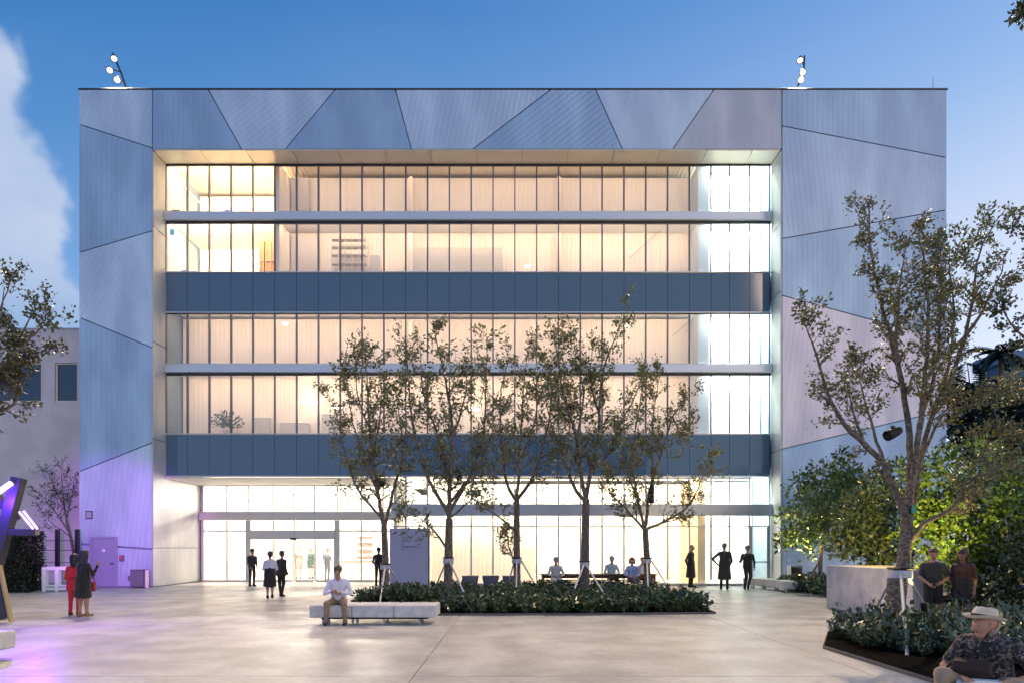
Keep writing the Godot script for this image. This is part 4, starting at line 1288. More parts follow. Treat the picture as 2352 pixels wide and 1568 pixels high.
	ground_cover("low_shrubs", "low shrubs beside the curved bench left of the planter wall", PackedVector2Array(q), 120, 0.55, Color(0.06, 0.095, 0.045))
	uplight("uplight under the rounded broadleaf tree by the curved bench", G(1836, 1358.5) + Vector3(0, 0.5, 0), P(1850, 1215, 25.0), Color(1.0, 0.87, 0.42), 40.0, 55.0)
	uplight("uplight throwing yellow light into the broad green tree at the right edge", G(2190, 1432) + Vector3(0.3, 0.0, 0), P(2230, 1180, 16.5), Color(1.0, 0.85, 0.35), 60.0, 62.0)
	uplight("uplight behind the planter wall lighting the grey green tree", P(2095, 1280, 15.3), P(2060, 1120, 18.5), Color(1.0, 0.85, 0.45), 22.0, 60.0)

	uplight("uplight at the far right edge throwing yellow light up the green tree", G(2300, 1462), P(2290, 1180, 16.0), Color(1.0, 0.85, 0.35), 30.0, 60.0)
	# left edge
	var hg := thing("hedge", "tall clipped dark hedge at the left edge of the plaza", "hedge", Vector3(P(-60, 0, 25.5).x - 0.62, 0, -25.9))
	var hm := MB.new()
	for i in 8200:
		var p := Vector3(rng.randf_range(-2.7, 2.68), rng.randf_range(0.04, 2.3), rng.randf_range(-0.5, 0.5))
		match rng.randi() % 4:
			0, 1: p.z = 0.5 - absf(rng.randfn()) * 0.09
			2: p.x = 2.68 - absf(rng.randfn()) * 0.09
			3: p.y = 2.32 - absf(rng.randfn()) * 0.12
		var dd := any_dir()
		hm.leaf(p, dd, dd.cross(any_dir()).normalized(), rng.randf_range(0.07, 0.15), rng.randf_range(0.022, 0.04), leaf_colour(Color(0.02, 0.026, 0.014), 0.4))
	put("foliage", hm.mesh(), M.leaf, hg)
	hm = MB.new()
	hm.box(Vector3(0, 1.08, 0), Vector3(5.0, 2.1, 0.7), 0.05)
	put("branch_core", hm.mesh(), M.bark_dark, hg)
	var bare := {"lift": 0.1, "shoots": 1, "leaves": 1, "reach": 0.12, "l": 0.09, "w": 0.025, "colour": Color(0.03, 0.028, 0.026), "deep": 1.0, "bare": 0.2, "side": 3, "fill": 0.6, "reach_out": 0.8, "depth": 1}
	tree("thin_tree", "small dark sparse tree against the neighbouring wall on the left", "tree", dist(1340), [[176, 1340], [168, 1262], [154, 1200]], 0.07, 0.05, [
		[0.04, [154, 1205], [146, 1150], [142, 1100], [138, 1072]],
		[0.03, [158, 1220], [124, 1170], [98, 1140], [82, 1125]],
		[0.03, [152, 1190], [166, 1130], [172, 1090]],
		[0.025, [160, 1230], [120, 1200], [95, 1175]],
		[0.025, [148, 1160], [118, 1110], [112, 1085]]], bare)
	var lt := oak.duplicate()
	lt.l = 0.085
	lt.w = 0.026
	lt.leaves = 3
	lt.reach_out = 0.4
	lt.deep = 0.7
	lt.colour = Color(0.10, 0.10, 0.05)
	tree("oak_tree", "tree reaching into the picture from beyond the left edge", "tree", 13.2, [[-95, 1470], [-90, 1200], [-80, 1020]], 0.13, 0.1, [
		[0.05, [-80, 1030], [-20, 945], [22, 940], [44, 905], [46, 850], [30, 780]],
		[0.05, [-84, 1060], [-60, 880], [-20, 760], [20, 660], [28, 625]],
		[0.05, [-80, 1020], [-30, 900], [20, 820], [60, 745], [104, 690]],
		[0.045, [-78, 1000], [-20, 880], [50, 800], [95, 750], [130, 725]],
		[0.045, [-80, 980], [-40, 850], [0, 730], [10, 660]],
		[0.04, [-70, 960], [0, 870], [60, 820], [105, 790]],
		[0.04, [-85, 940], [-60, 800], [-50, 700]]], lt, "")
	tree("oak_tree", "tree beyond the right edge with one branch hanging into view", "tree", 12.0, [[2480, 1480], [2475, 1200], [2460, 900]], 0.14, 0.1, [
		[0.05, [2460, 950], [2400, 820], [2350, 772], [2312, 730], [2300, 690]],
		[0.05, [2462, 920], [2420, 700], [2380, 560], [2352, 520]],
		[0.04, [2440, 900], [2400, 860], [2370, 840], [2345, 830]]], lt, "")
	lt.leaves = 7
	tree("oak_tree", "leaf tips of a near tree in the upper right corner", "tree", 8.5, [[2640, 1660], [2620, 900], [2560, 200]], 0.15, 0.08, [
		[0.04, [2560, 250], [2500, 60], [2440, -10], [2372, 12]],
		[0.04, [2565, 300], [2520, 100], [2480, -50], [2410, -30]]], lt, "")

func palm(called: String, label: String, d: float, u: float, v: float, size: float) -> void:
	var at := P(u, HY, d)
	at.y = 0.0
	var t := thing(called, label, "palm", at, 0.0, "palms behind the museum")
	var top := P(u, v, d) - at
	var m := MB.new()
	m.tube([Vector3(0.2, 0, 0), Vector3(0.1, top.y * 0.5, 0), top], [0.22, 0.17, 0.14], 9)
	put("trunk", m.mesh(), M.bark, t)
	for k in 24:
		var fr := MB.new()
		var a := TAU * k / 24.0 + rng.randf() * 0.3
		var rise := rng.randf_range(-0.4, 1.1)
		var l := size * d / F * rng.randf_range(0.85, 1.2)
		var p := top
		var dir := Vector3(cos(a), rise, sin(a)).normalized()
		var spine := [p]
		for i in 9:
			dir = (dir + Vector3(0, -0.13, 0)).normalized()
			var p2 := p + dir * l / 9.0
			var side := dir.cross(Vector3.UP).normalized()
			for s in [-1.0, 1.0]:
				for j in 3:
					var ld: Vector3 = (side * s + dir * 0.55 + Vector3(0, -0.45, 0)).normalized()
					fr.leaf(p.lerp(p2, j / 3.0), ld, dir, l * 0.3 * (1.0 - i / 12.0), 0.07, leaf_colour(Color(0.02, 0.035, 0.03), 0.25))
			p = p2
			spine.append(p)
		fr.tube(spine, [0.03, 0.028, 0.026, 0.024, 0.02, 0.018, 0.015, 0.012, 0.01, 0.008], 4, false)
		for i in range(fr.c.size() - spine.size() * 4, fr.c.size()):
			fr.c[i] = Color(0.05, 0.06, 0.03)
		put("frond", fr.mesh(), M.leaf, t)

# ------------------------------------------------------------------ furniture and the left edge
func slab_bench(label: String, x0: float, x1: float, z0: float, z1: float, group: String) -> void:
	var t := thing("concrete_bench", label, "bench", Vector3((x0 + x1) * 0.5, 0, (z0 + z1) * 0.5), 0.0, group)
	var w := (x1 - x0) * 0.5
	var dd := absf(z1 - z0) * 0.5
	# three cast blocks butted together
	for k in 3:
		bx("seat_block", -w + w * 2 / 3.0 * k + 0.004, -w + w * 2 / 3.0 * (k + 1) - 0.004, 0.15, 0.42, dd, -dd, M.cast_concrete, t, 0.018)
	bx("under_frame", -w + 0.22, w - 0.2, 0.10, 0.148, dd - 0.18, -dd + 0.18, M.black_metal, t)
	for s in [-0.82, -0.35, 0.15, 0.72]:
		for f in [-1, 1]:
			bx("leg", s * w - 0.025, s * w + 0.025, 0.0, 0.1, f * (dd - 0.25) + 0.025, f * (dd - 0.25) - 0.025, M.steel_pale, t)

func furniture() -> void:
	slab_bench("long pale concrete slab bench in front of the middle bed", P(710, 0, 15.0).x, P(1001, 0, 15.0).x, -15.0, -15.95, "concrete slab benches")
	slab_bench("concrete slab bench cut off by the left edge of the picture", P(-260, 0, 9.9).x, P(38, 0, 10.6).x, -9.75, -10.6, "concrete slab benches")
	# tapered tub seats
	var tl := ["leftmost of three grey woven tub seats by the middle bed", "middle one of three grey woven tub seats", "rightmost of three grey woven tub seats, beside the middle oak"]
	var dl := dist(1349)
	for k in 3:
		var t := thing("tub_seat", tl[k], "seat", P([1080, 1127, 1173][k], HY, dl), [0.2, -0.05, 0.1][k], "grey tub seats")
		t.position.y = 0.0
		var m := MB.new()
		m.lathe(Vector3.ZERO, [[0.2, 0.01], [0.26, 0.02], [0.33, 0.34], [0.355, 0.5], [0.34, 0.515], [0.3, 0.5], [0.28, 0.36]], 24, Vector3(1, 1, 0.9))
		put("tub", m.mesh(), M.seat_weave, t)
		var c := MB.new()
		c.lathe(Vector3.ZERO, [[0.285, 0.3], [0.29, 0.36], [0.26, 0.4], [0.001, 0.41]], 24, Vector3(1, 1, 0.9))
		put("cushion", c.mesh(), M.grey_cabinet, t)
	# long table with benches
	var dz := 25.2
	var x0 := P(1243, 0, dz).x
	var x1 := P(1512, 0, dz).x
	var tb := thing("wooden_table", "long dark wooden table with thin legs behind the middle bed", "table", Vector3((x0 + x1) * 0.5, 0, -dz - 0.5))
	var w := (x1 - x0) * 0.5
	for k in 5:
		bx("board", -w, w, 0.655, 0.695, 0.36 - k * 0.145, 0.225 - k * 0.145, M.bench_wood, tb, 0.005)
	bx("apron", -w + 0.08, w - 0.08, 0.54, 0.65, 0.28, 0.25, M.bench_wood, tb)
	for s in [-0.96, -0.33, 0.33, 0.96]:
		for f in [-1, 1]:
			bx("leg", s * w - 0.04, s * w + 0.04, 0.0, 0.652, f * 0.24 + 0.035, f * 0.24 - 0.035, M.bench_wood, tb, 0.006)
	for f in [1, -1]:
		var bn := thing("wooden_bench", "dark wooden bench on the near side of the long table" if f == 1 else "dark wooden bench on the far side of the long table", "bench", Vector3((x0 + x1) * 0.5, 0, -dz - 0.5 + f * 0.68), 0.0, "benches at the long table")
		for k in 2:
			bx("board", -w, w, 0.41, 0.45, 0.17 - k * 0.175, 0.01 - k * 0.175, M.bench_wood, bn, 0.005)
		for s in [-0.94, 0.0, 0.94]:
			for g in [-1, 1]:
				bx("leg", s * w - 0.03, s * w + 0.03, 0.0, 0.408, g * 0.12 + 0.03, g * 0.12 - 0.03, M.bench_wood, bn, 0.005)
	# curved low bench at the right
	var cb := thing("curved_bench", "low curved concrete bench at the right end before the glass door", "bench", Vector3.ZERO, 0.0)
	var pts := []
	for p in [[1722, 1349], [1745, 1351], [1775, 1353], [1803, 1357], [1822, 1361]]:
		pts.append(G(p[0], p[1]))
	for i in 4:
		var a: Vector3 = pts[i]
		var b: Vector3 = pts[i + 1]
		var m := MB.new()
		var dr := (b - a).normalized()
		m.box(Vector3.ZERO, Vector3((b - a).length() - 0.012, 0.3, 0.5), 0.015, Basis(dr, Vector3.UP, dr.cross(Vector3.UP)))
		put("seat_block", m.mesh(), M.cast_concrete, cb, (a + b) * 0.5 + Vector3(0, 0.28, -0.25))
		var l := MB.new()
		l.box(Vector3.ZERO, Vector3(0.06, 0.13, 0.3), 0.0)
		put("leg", l.mesh(), M.steel_pale, cb, (a + b) * 0.5 + Vector3(0, 0.065, -0.25))
	# litter bin by the right pier
	var bn := thing("litter_bin", "dark litter bin at the foot of the right pier", "bin", Vector3(P(1829, 0, 27.5).x, 0, -27.5))
	var bm := MB.new()
	bm.lathe(Vector3.ZERO, [[0.001, 0.0], [0.2, 0.0], [0.23, 0.86], [0.2, 0.86]], 18)
	put("body", bm.mesh(), M.black_metal, bn)
	bm = MB.new()
	bm.lathe(Vector3.ZERO, [[0.24, 0.87], [0.25, 0.93], [0.2, 0.97], [0.001, 0.98]], 18)
	put("lid", bm.mesh(), M.grey_cabinet, bn)
	bx("white_post", P(1814, 0, 27.4).x - 0.06, P(1814, 0, 27.4).x + 0.06, 0.0, 0.95, -27.4, -27.52, M.white_paint, self, 0.01)
	tag(get_child(get_child_count() - 1), "short white post left of the litter bin", "bollard")

	# neighbour on the left
	var nb := thing("neighbour_building", "plain mauve grey stucco building left of the museum", "building", Vector3.ZERO)
	var dn := 32.5
	var fx := func(u: float) -> float: return (u - CX) * dn / F
	var fy := func(v: float) -> float: return EYE + (HY - v) * dn / F
	var wy1: float = fy.call(832)
	var wy0: float = fy.call(921)
	var xe: float = XA - 0.02
	bx("wall", fx.call(-900), xe, 0.0, wy0, -dn, -dn - 8.0, M.neighbour_stucco, nb)
	bx("wall", fx.call(-900), xe, wy1, fy.call(756), -dn, -dn - 8.0, M.neighbour_stucco, nb)
	bx("coping", fx.call(-900), xe, fy.call(756), fy.call(753), -dn + 0.05, -dn - 8.0, M.trim, nb, 0.01)
	var gaps := [-900.0, -260.0, -160.0, -120.0, -20.0, 94.0, 126.0, 177.0]
	for w2 in [[-900, -160], [94, 126], [177, 182]]:
		bx("wall", fx.call(w2[0]), minf(fx.call(w2[1]), xe), wy0, wy1, -dn, -dn - 8.0, M.neighbour_stucco, nb)
	for w2 in [[-160, -40], [-36, 94], [126, 177]]:
		var wn := bx("window", fx.call(w2[0]), fx.call(w2[1]), wy0, wy1, -dn - 0.14, -dn - 0.2, M.neighbour_glass, nb)
		var hw: float = (fx.call(w2[1]) - fx.call(w2[0])) * 0.5
		var hh: float = (wy1 - wy0) * 0.5
		var fm := MB.new()
		for s in [-1, 1]:
			fm.box(Vector3(s * (hw - 0.03), 0, 0.05), Vector3(0.06, hh * 2, 0.06), 0.005)
			fm.box(Vector3(0, s * (hh - 0.03), 0.052), Vector3(hw * 2 - 0.124, 0.06, 0.06), 0.005)
		put("frame", fm.mesh(), M.cream_paint, wn)
	# fence posts and rails, white barrier
	var fe := thing("wire_fence", "black fence posts with thin wires between hedge and museum", "fence", Vector3(0, 0, -28.0))
	for u in [132.0, 177.5]:
		bx("post", P(u, 0, 28).x - 0.07, P(u, 0, 28).x + 0.07, 0.0, EYE + (HY - 1214) * 28 / F, 0.07, -0.07, M.black_metal, fe, 0.01)
	for v in [1240, 1262, 1290]:
		var m := MB.new()
		m.tube([Vector3(P(106, 0, 28).x, EYE + (HY - v) * 28 / F, 0.08), Vector3(P(178, 0, 28).x, EYE + (HY - v) * 28 / F, 0.08)], [0.012, 0.012], 5)
		put("wire", m.mesh(), M.black_metal, fe)
	var db := dist(1357)
	var br := thing("white_barrier", "white plastic barrier with two upright openings beside the hedge", "barrier", Vector3(P(133, 0, db).x, 0, -db), 0.12)
	var bw := 0.46
	for x in [-bw, 0.0, bw]:
		bx("upright", x - 0.07, x + 0.07, 0.0, 0.95, 0.12, -0.12, M.white_paint, br, 0.02)
	for y in [[0.06, 0.16], [0.2, 0.26], [0.82, 0.96]]:
		for s in [-1, 1]:
			bx("rail", s * bw * 0.5 - bw * 0.5 + 0.072, s * bw * 0.5 + bw * 0.5 - 0.072, y[0], y[1], 0.1, -0.1, M.white_paint, br, 0.015)
	sculpture()
	# far building on the right
	var fb := thing("far_building", "low blue roofed building far behind the trees on the right", "building", Vector3.ZERO)
	bx("wall", P(2300, 0, 60).x, P(2300, 0, 60).x + 40.0, 0.0, EYE + (HY - 836) * 60 / F, -60.0, -63.0, M.far_wall, fb)
	bx("roof", P(2300, 0, 60).x - 0.3, P(2300, 0, 60).x + 40.3, EYE + (HY - 836) * 60 / F + 0.002, EYE + (HY - 806) * 60 / F, -59.6, -63.4, M.far_roof, fb, 0.1)

func sculpture() -> void:
	var d := 15.2
	var s := thing("light_sculpture", "dark angular beam sculpture with violet light tubes at the left edge", "sculpture", G(14, 1430))
	var b := s.position
	var q := func(u: float, v: float, dd := 0.0) -> Vector3: return P(u, v, d + dd) - b
	var beams := [[[-46, 1440], [44, 1096], 0.25, 0.3], [[-120, 1222], [86, 1221], 0.15, 0.3], [[10, 1420], [-52, 1120], 0.24, 0.35], [[-40, 1110], [44, 1190], 0.16, 0.5], [[-160, 1420], [-60, 1090], 0.26, 0.9]]
	for k in beams.size():
		var m := MB.new()
		var e: Array = beams[k]
		var p0: Vector3 = q.call(e[0][0], e[0][1], e[3] - 0.3)
		var p1: Vector3 = q.call(e[1][0], e[1][1], e[3])
		p0.y = maxf(p0.y, 0.0)
		m.bar(p0, p1, e[2], 0.22, 0.012)
		put("beam", m.mesh(), M.dark_paint, s)
	var m2 := MB.new()
	m2.bar(q.call(26, 1426, -0.04), q.call(-36, 1126, 0.28), 0.05, 0.11, 0.006)
	put("lit_edge", m2.mesh(), M.lit_edge_gold, s)  # gold strip paints the light caught along the leg edge
	for e in [[[-34, 1150], [26, 1108], 0.06], [[44, 1174], [76, 1213], 0.022], [[54, 1172], [86, 1213], 0.022]]:
		var m := MB.new()
		m.tube([q.call(e[0][0], e[0][1], 0.12), q.call(e[1][0], e[1][1], 0.12)], [e[2], e[2]], 10)
		put("light_tube", m.mesh(), M.violet_tube, s)
	var vi := Color(0.42, 0.2, 1.0)
	var a0: Vector3 = q.call(-4, 1129, -0.1)
	omni(a0 + Vector3(-0.1, -0.1, 0.25), vi, 5.0, 0.08, s)
	spot(q.call(80, 1190, -0.25), q.call(200, 1480, -5.0), Color(0.62, 0.3, 1.0), 8.0, 76.0, 0.08, s)
	spot(q.call(80, 1180, 0.4), P(266, 1212, DF) - b, Color(0.82, 0.36, 1.0), 180.0, 14.0, 0.1, s)

# ------------------------------------------------------------------ people
# bones: [a, b, radius a, radius b, region, blend]; regions: 0 skin, 1 top, 2 bottom, 3 shoes, 4 hair, 5 coat
func net(bones: Array, cell: float) -> Dictionary:
	var lo := Vector3(99, 99, 99)
	var hi := -lo
	for b in bones:
		var r: float = maxf(b[2], b[3]) + cell * 2.5
		for k in 2:
			lo = lo.min(b[k] - Vector3.ONE * r)
			hi = hi.max(b[k] + Vector3.ONE * r)
	var nx := int((hi.x - lo.x) / cell) + 2
	var ny := int((hi.y - lo.y) / cell) + 2
	var nz := int((hi.z - lo.z) / cell) + 2
	var sy := nx
	var sz := nx * ny
	var f := PackedFloat32Array()
	f.resize(nx * ny * nz)
	f.fill(9.0)
	var best := f.duplicate()
	var tg := PackedByteArray()
	tg.resize(f.size())
	for b in bones:
		var a: Vector3 = b[0]
		var ba: Vector3 = b[1] - a
		var bb := maxf(ba.length_squared(), 1e-9)
		var ra: float = b[2]
		var dr: float = b[3] - ra
		var kk: float = b[5]
		var clip: float = b[6] if b.size() > 6 else -99.0
		var r := maxf(b[2], b[3]) + kk + cell * 2.0
		var p0: Vector3 = (a.min(b[1]) - Vector3.ONE * r - lo) / cell
		var p1: Vector3 = (a.max(b[1]) + Vector3.ONE * r - lo) / cell
		var x0 := maxi(0, int(p0.x))
		var x1 := mini(nx - 1, int(p1.x) + 1)
		for z in range(maxi(0, int(p0.z)), mini(nz - 1, int(p1.z) + 1) + 1):
			for y in range(maxi(0, int(p0.y)), mini(ny - 1, int(p1.y) + 1) + 1):
				var i := z * sz + y * sy + x0
				var q := Vector3(lo.x + x0 * cell, lo.y + y * cell, lo.z + z * cell) - a
				for x in range(x0, x1 + 1):
					var t := clampf(q.dot(ba) / bb, 0.0, 1.0)
					var d := (q - ba * t).length() - ra - dr * t
					if clip > -90.0:
						d = maxf(d, clip - (q.y + a.y))
					if d < best[i]:
						best[i] = d
						tg[i] = b[4]
					var o := f[i]
					var h := maxf(kk - absf(o - d), 0.0) / kk
					f[i] = minf(o, d) - h * h * kk * 0.25
					i += 1
					q.x += cell
	var vid := PackedInt32Array()
	vid.resize(f.size())
	vid.fill(-1)
	var v := PackedVector3Array()
	var vt := PackedByteArray()
	var act := PackedInt32Array()
	var off := [0, 1, sy, sy + 1, sz, sz + 1, sz + sy, sz + sy + 1]
	var ed := [[0, 1], [2, 3], [4, 5], [6, 7], [0, 2], [1, 3], [4, 6], [5, 7], [0, 4], [1, 5], [2, 6], [3, 7]]
	for z in nz - 1:
		for y in ny - 1:
			var row := z * sz + y * sy
			for x in nx - 1:
				var i := row + x
				if absf(f[i]) > cell * 2.2:
					continue
				var m := 0
				for c in 8:
					if f[i + off[c]] < 0.0:
						m += 1
				if m == 0 or m == 8:
					continue
				var p := Vector3.ZERO
				var cnt := 0
				for e in ed:
					var fa := f[i + off[e[0]]]
					var fb := f[i + off[e[1]]]
					if (fa < 0.0) != (fb < 0.0):
						var t := fa / (fa - fb)
						var c0: int = e[0]
						var c1: int = e[1]
						p += Vector3(c0 & 1, (c0 >> 1) & 1, c0 >> 2).lerp(Vector3(c1 & 1, (c1 >> 1) & 1, c1 >> 2), t)
						cnt += 1
				p = p / cnt + Vector3(x, y, z)
				vid[i] = v.size()
				v.append(lo + p * cell)
				act.append(i)
				var bt := 0
				var bf := 9.0
				for c in 8:
					var ff := absf(f[i + off[c]])
					if ff < bf:
						bf = ff
						bt = tg[i + off[c]]
				vt.append(bt)
	var quads := PackedInt32Array()
	for i in act:
		for ax in [[1, sy, sz], [sy, sz, 1], [sz, 1, sy]]:
			var j: int = i + ax[0]
			if (f[i] < 0.0) == (f[j] < 0.0):
				continue
			var a := vid[i - ax[1] - ax[2]]
			var b := vid[i - ax[2]]
			var c := vid[i]
			var d := vid[i - ax[1]]
			if a < 0 or b < 0 or c < 0 or d < 0:
				continue
			if f[i] < 0.0:
				quads.append_array(PackedInt32Array([a, b, c, d]))
			else:
				quads.append_array(PackedInt32Array([a, d, c, b]))
	var n := PackedVector3Array()
	n.resize(v.size())
	for k in range(0, quads.size(), 4):
		var nn := (v[quads[k + 2]] - v[quads[k]]).cross(v[quads[k + 3]] - v[quads[k + 1]])
		for s in 4:
			n[quads[k + s]] += nn
	for k in n.size():
		n[k] = n[k].normalized()
	return {"v": v, "n": n, "t": vt, "q": quads}

func skin_of(g: Dictionary, region: int, push: float, c: Color) -> MB:
	var m := MB.new()
	var map := {}
	var q: PackedInt32Array = g.q
	for k in range(0, q.size(), 4):
		if region >= 0:
			var hits := 0
			for s in 4:
				if g.t[q[k + s]] == region:
					hits += 1
			if hits < 2:
				continue
		var id := []
		for s in 4:
			var w := q[k + s]
			if not map.has(w):
				map[w] = m.v.size()
				m.v.append(g.v[w] + g.n[w] * push)
				m.n.append(g.n[w])
				m.c.append(c)
				m.uv.append(Vector2.ZERO)
			id.append(map[w])
		m.ix.append_array(PackedInt32Array([id[0], id[2], id[1], id[0], id[3], id[2]]))
	return m

func hand(bones: Array, fingers: Array, wrist: Vector3, dir: Vector3, palm: Vector3, side: float, curl: float, k := 1.0) -> void:
	var across := dir.cross(palm).normalized() * side
	var kn := wrist + dir * 0.085 * k
	bones.append([wrist, wrist + dir * 0.06 * k + across * 0.012, 0.026 * k, 0.03 * k, 0, 0.02])
	bones.append([wrist + dir * 0.03 * k, kn - across * 0.014, 0.024 * k, 0.024 * k, 0, 0.02])
	var len_ := [0.075, 0.085, 0.08, 0.062]
	for i in 4:
		var b := kn + across * (0.03 - 0.02 * i) * k - dir * 0.012
		var d1 := (dir + palm * curl * 0.5).normalized()
		var d2 := (dir + palm * curl * 1.5).normalized()
		var d3 := (dir * 0.6 + palm * curl * 2.4).normalized()
		var l: float = len_[i] * k
		fingers.append([[b, b + d1 * l * 0.45, b + d1 * l * 0.45 + d2 * l * 0.32, b + d1 * l * 0.45 + d2 * l * 0.32 + d3 * l * 0.25], [0.0095 * k, 0.009 * k, 0.008 * k, 0.006 * k]])
	var tb := wrist + dir * 0.03 * k + across * 0.028 * k
	var td := (dir * 0.7 + across * 0.75 + palm * 0.3).normalized()
	fingers.append([[tb, tb + td * 0.035 * k, tb + td * 0.035 * k + (td + palm * 0.5 + dir * 0.4).normalized() * 0.03 * k], [0.012 * k, 0.0105 * k, 0.008 * k]])

# o: hip, lean, knees/ankles (left, right), elbows/wrists relative to the shoulder (left, right), look, colours
func person(label: String, at: Vector3, yaw: float, h: float, o: Dictionary, group := "", cell := 0.022) -> Node3D:
	var t := thing("person", label, "person", at, yaw, group)
	var s := h / 1.72
	var bones := []
	var fingers := []
	var hip: Vector3 = o.get("hip", Vector3(0, 0.93, 0))
	var ln := Basis(Vector3.RIGHT, o.get("lean", 0.03)) * Basis(Vector3.UP, o.get("twist", 0.0))
	var fat: float = o.get("build", 1.0)
	var fem: bool = o.get("woman", false)
	var up := func(v: Vector3) -> Vector3: return hip + ln * v
	var sw := 0.165 if fem else 0.185
	# trunk
	var tt: int = o.get("torso", 1)
	for x in [-1.0, 1.0]:
		bones.append([hip + Vector3(x * 0.075, -0.01, -0.015), up.call(Vector3(x * 0.06, 0.14, 0)), 0.1 * fat, 0.09 * fat, 2 if o.get("tucked", true) else tt, 0.06])
		bones.append([up.call(Vector3(x * 0.06, 0.12, 0.0)), up.call(Vector3(x * 0.075, 0.36, 0.0)), 0.088 * fat, 0.1 * fat, tt, 0.06])
		bones.append([up.call(Vector3(x * 0.055, 0.42, -0.01)), up.call(Vector3(x * (sw - 0.015), 0.415, -0.01)), 0.07, 0.052, tt, 0.05])
	if fem:
		for x in [-1.0, 1.0]:
			bones.append([up.call(Vector3(x * 0.07, 0.33, 0.075)), up.call(Vector3(x * 0.06, 0.37, 0.05)), 0.055, 0.05, tt, 0.05])
	bones.append([up.call(Vector3(0, 0.46, -0.005)), up.call(Vector3(0, 0.57, 0.01)), 0.056, 0.05, 0, 0.03])
	# head
	var hd: Vector3 = up.call(Vector3(0, 0.665, 0.03)) + o.get("head", Vector3.ZERO)
	var hb := Basis(Vector3.UP, o.get("look", 0.0)) * Basis(Vector3.RIGHT, o.get("nod", 0.05)) * Basis(Vector3.BACK, o.get("roll", 0.0))
	var H := func(v: Vector3) -> Vector3: return hd + hb * v
	bones.append([H.call(Vector3(0, 0.03, -0.025)), H.call(Vector3(0, 0.0, 0.015)), 0.088, 0.076, 0, 0.03])
	bones.append([H.call(Vector3(0, -0.03, 0.03)), H.call(Vector3(0, -0.085, 0.048)), 0.06, 0.038, 0, 0.03])
	bones.append([H.call(Vector3(0, 0.005, 0.09)), H.call(Vector3(0, -0.034, 0.112)), 0.012, 0.017, 0, 0.015])
	for x in [-1.0, 1.0]:
		bones.append([H.call(Vector3(x * 0.083, 0.012, -0.005)), H.call(Vector3(x * 0.08, -0.03, 0.0)), 0.018, 0.013, 0, 0.008])
	var hs: String = o.get("style", "short")
	if hs == "hat":
		bones.append([H.call(Vector3(0, -0.02, -0.07)), H.call(Vector3(0, -0.05, -0.06)), 0.06, 0.05, 4, 0.02])
	elif hs != "bald":
		bones.append([H.call(Vector3(0, 0.055, -0.03)), H.call(Vector3(0, 0.06, 0.015)), 0.092, 0.076, 4, 0.02])
		bones.append([H.call(Vector3(0, 0.0, -0.06)), H.call(Vector3(0, -0.03, -0.05)), 0.075, 0.055, 4, 0.02])
	if hs == "long":
		for x in [-1.0, 1.0]:
			bones.append([H.call(Vector3(x * 0.07, 0.03, -0.02)), H.call(Vector3(x * 0.085, -0.15, -0.02)), 0.04, 0.03, 4, 0.03])
		bones.append([H.call(Vector3(0, 0.02, -0.07)), H.call(Vector3(0, -0.2, -0.09)), 0.08, 0.06, 4, 0.04])
	elif hs == "bob":
		for x in [-1.0, 1.0]:
			bones.append([H.call(Vector3(x * 0.075, 0.04, -0.01)), H.call(Vector3(x * 0.09, -0.08, 0.0)), 0.04, 0.03, 4, 0.03])
	elif hs == "big":
		bones.append([H.call(Vector3(0, 0.05, -0.05)), H.call(Vector3(0, -0.12, -0.09)), 0.12, 0.09, 4, 0.04])
	# arms
	var sh := [up.call(Vector3(sw + 0.005, 0.405, -0.01)), up.call(Vector3(-sw - 0.005, 0.405, -0.01))]
	var el: Array = o.get("elbows", [Vector3(0.05, -0.28, -0.02), Vector3(-0.05, -0.28, -0.02)])
	var wr: Array = o.get("wrists", [Vector3(0.05, -0.53, 0.05), Vector3(-0.05, -0.53, 0.05)])
	var sleeve: String = o.get("sleeve", "long")
	for i in 2:
		var side := 1.0 if i == 0 else -1.0
		var e: Vector3 = sh[i] + el[i]
		var w: Vector3 = sh[i] + wr[i]
		var ut := tt if sleeve != "none" else 0
		if sleeve == "short":
			bones.append([sh[i], sh[i].lerp(e, 0.72), 0.058, 0.054, tt, 0.03])
			bones.append([sh[i].lerp(e, 0.7), e, 0.04, 0.037, 0, 0.02])
		else:
			bones.append([sh[i], e, 0.052 * lerpf(1.0, fat, 0.5), 0.04, ut, 0.03])
		bones.append([e, w, 0.038, 0.026, tt if sleeve == "long" else 0, 0.02])
		var dir := (w - e).normalized()
		var hdir: Array = o.get("hands", [Vector3.ZERO, Vector3.ZERO])
		if hdir[i] != Vector3.ZERO:
			dir = hdir[i].normalized()
		var pal: Vector3 = o.get("palms", [Vector3(-1, 0, 0.2), Vector3(1, 0, 0.2)])[i]
		pal = (pal - dir * pal.dot(dir)).normalized()
		hand(bones, fingers, w, dir, pal, 1.0 if (dir.cross(pal)).dot(Vector3(0, 0, 1)) > 0.0 else -1.0, o.get("curl", 0.5))
	# legs
	var kn: Array = o.get("knees", [Vector3(0.1, 0.5, 0.02), Vector3(-0.1, 0.5, 0.02)])
	var an: Array = o.get("ankles", [Vector3(0.1, 0.085, -0.02), Vector3(-0.1, 0.085, -0.02)])
	var toe: Array = o.get("toes", [Vector3(0.03, 0, 1), Vector3(-0.03, 0, 1)])
	var lg: String = o.get("legs", "trousers")
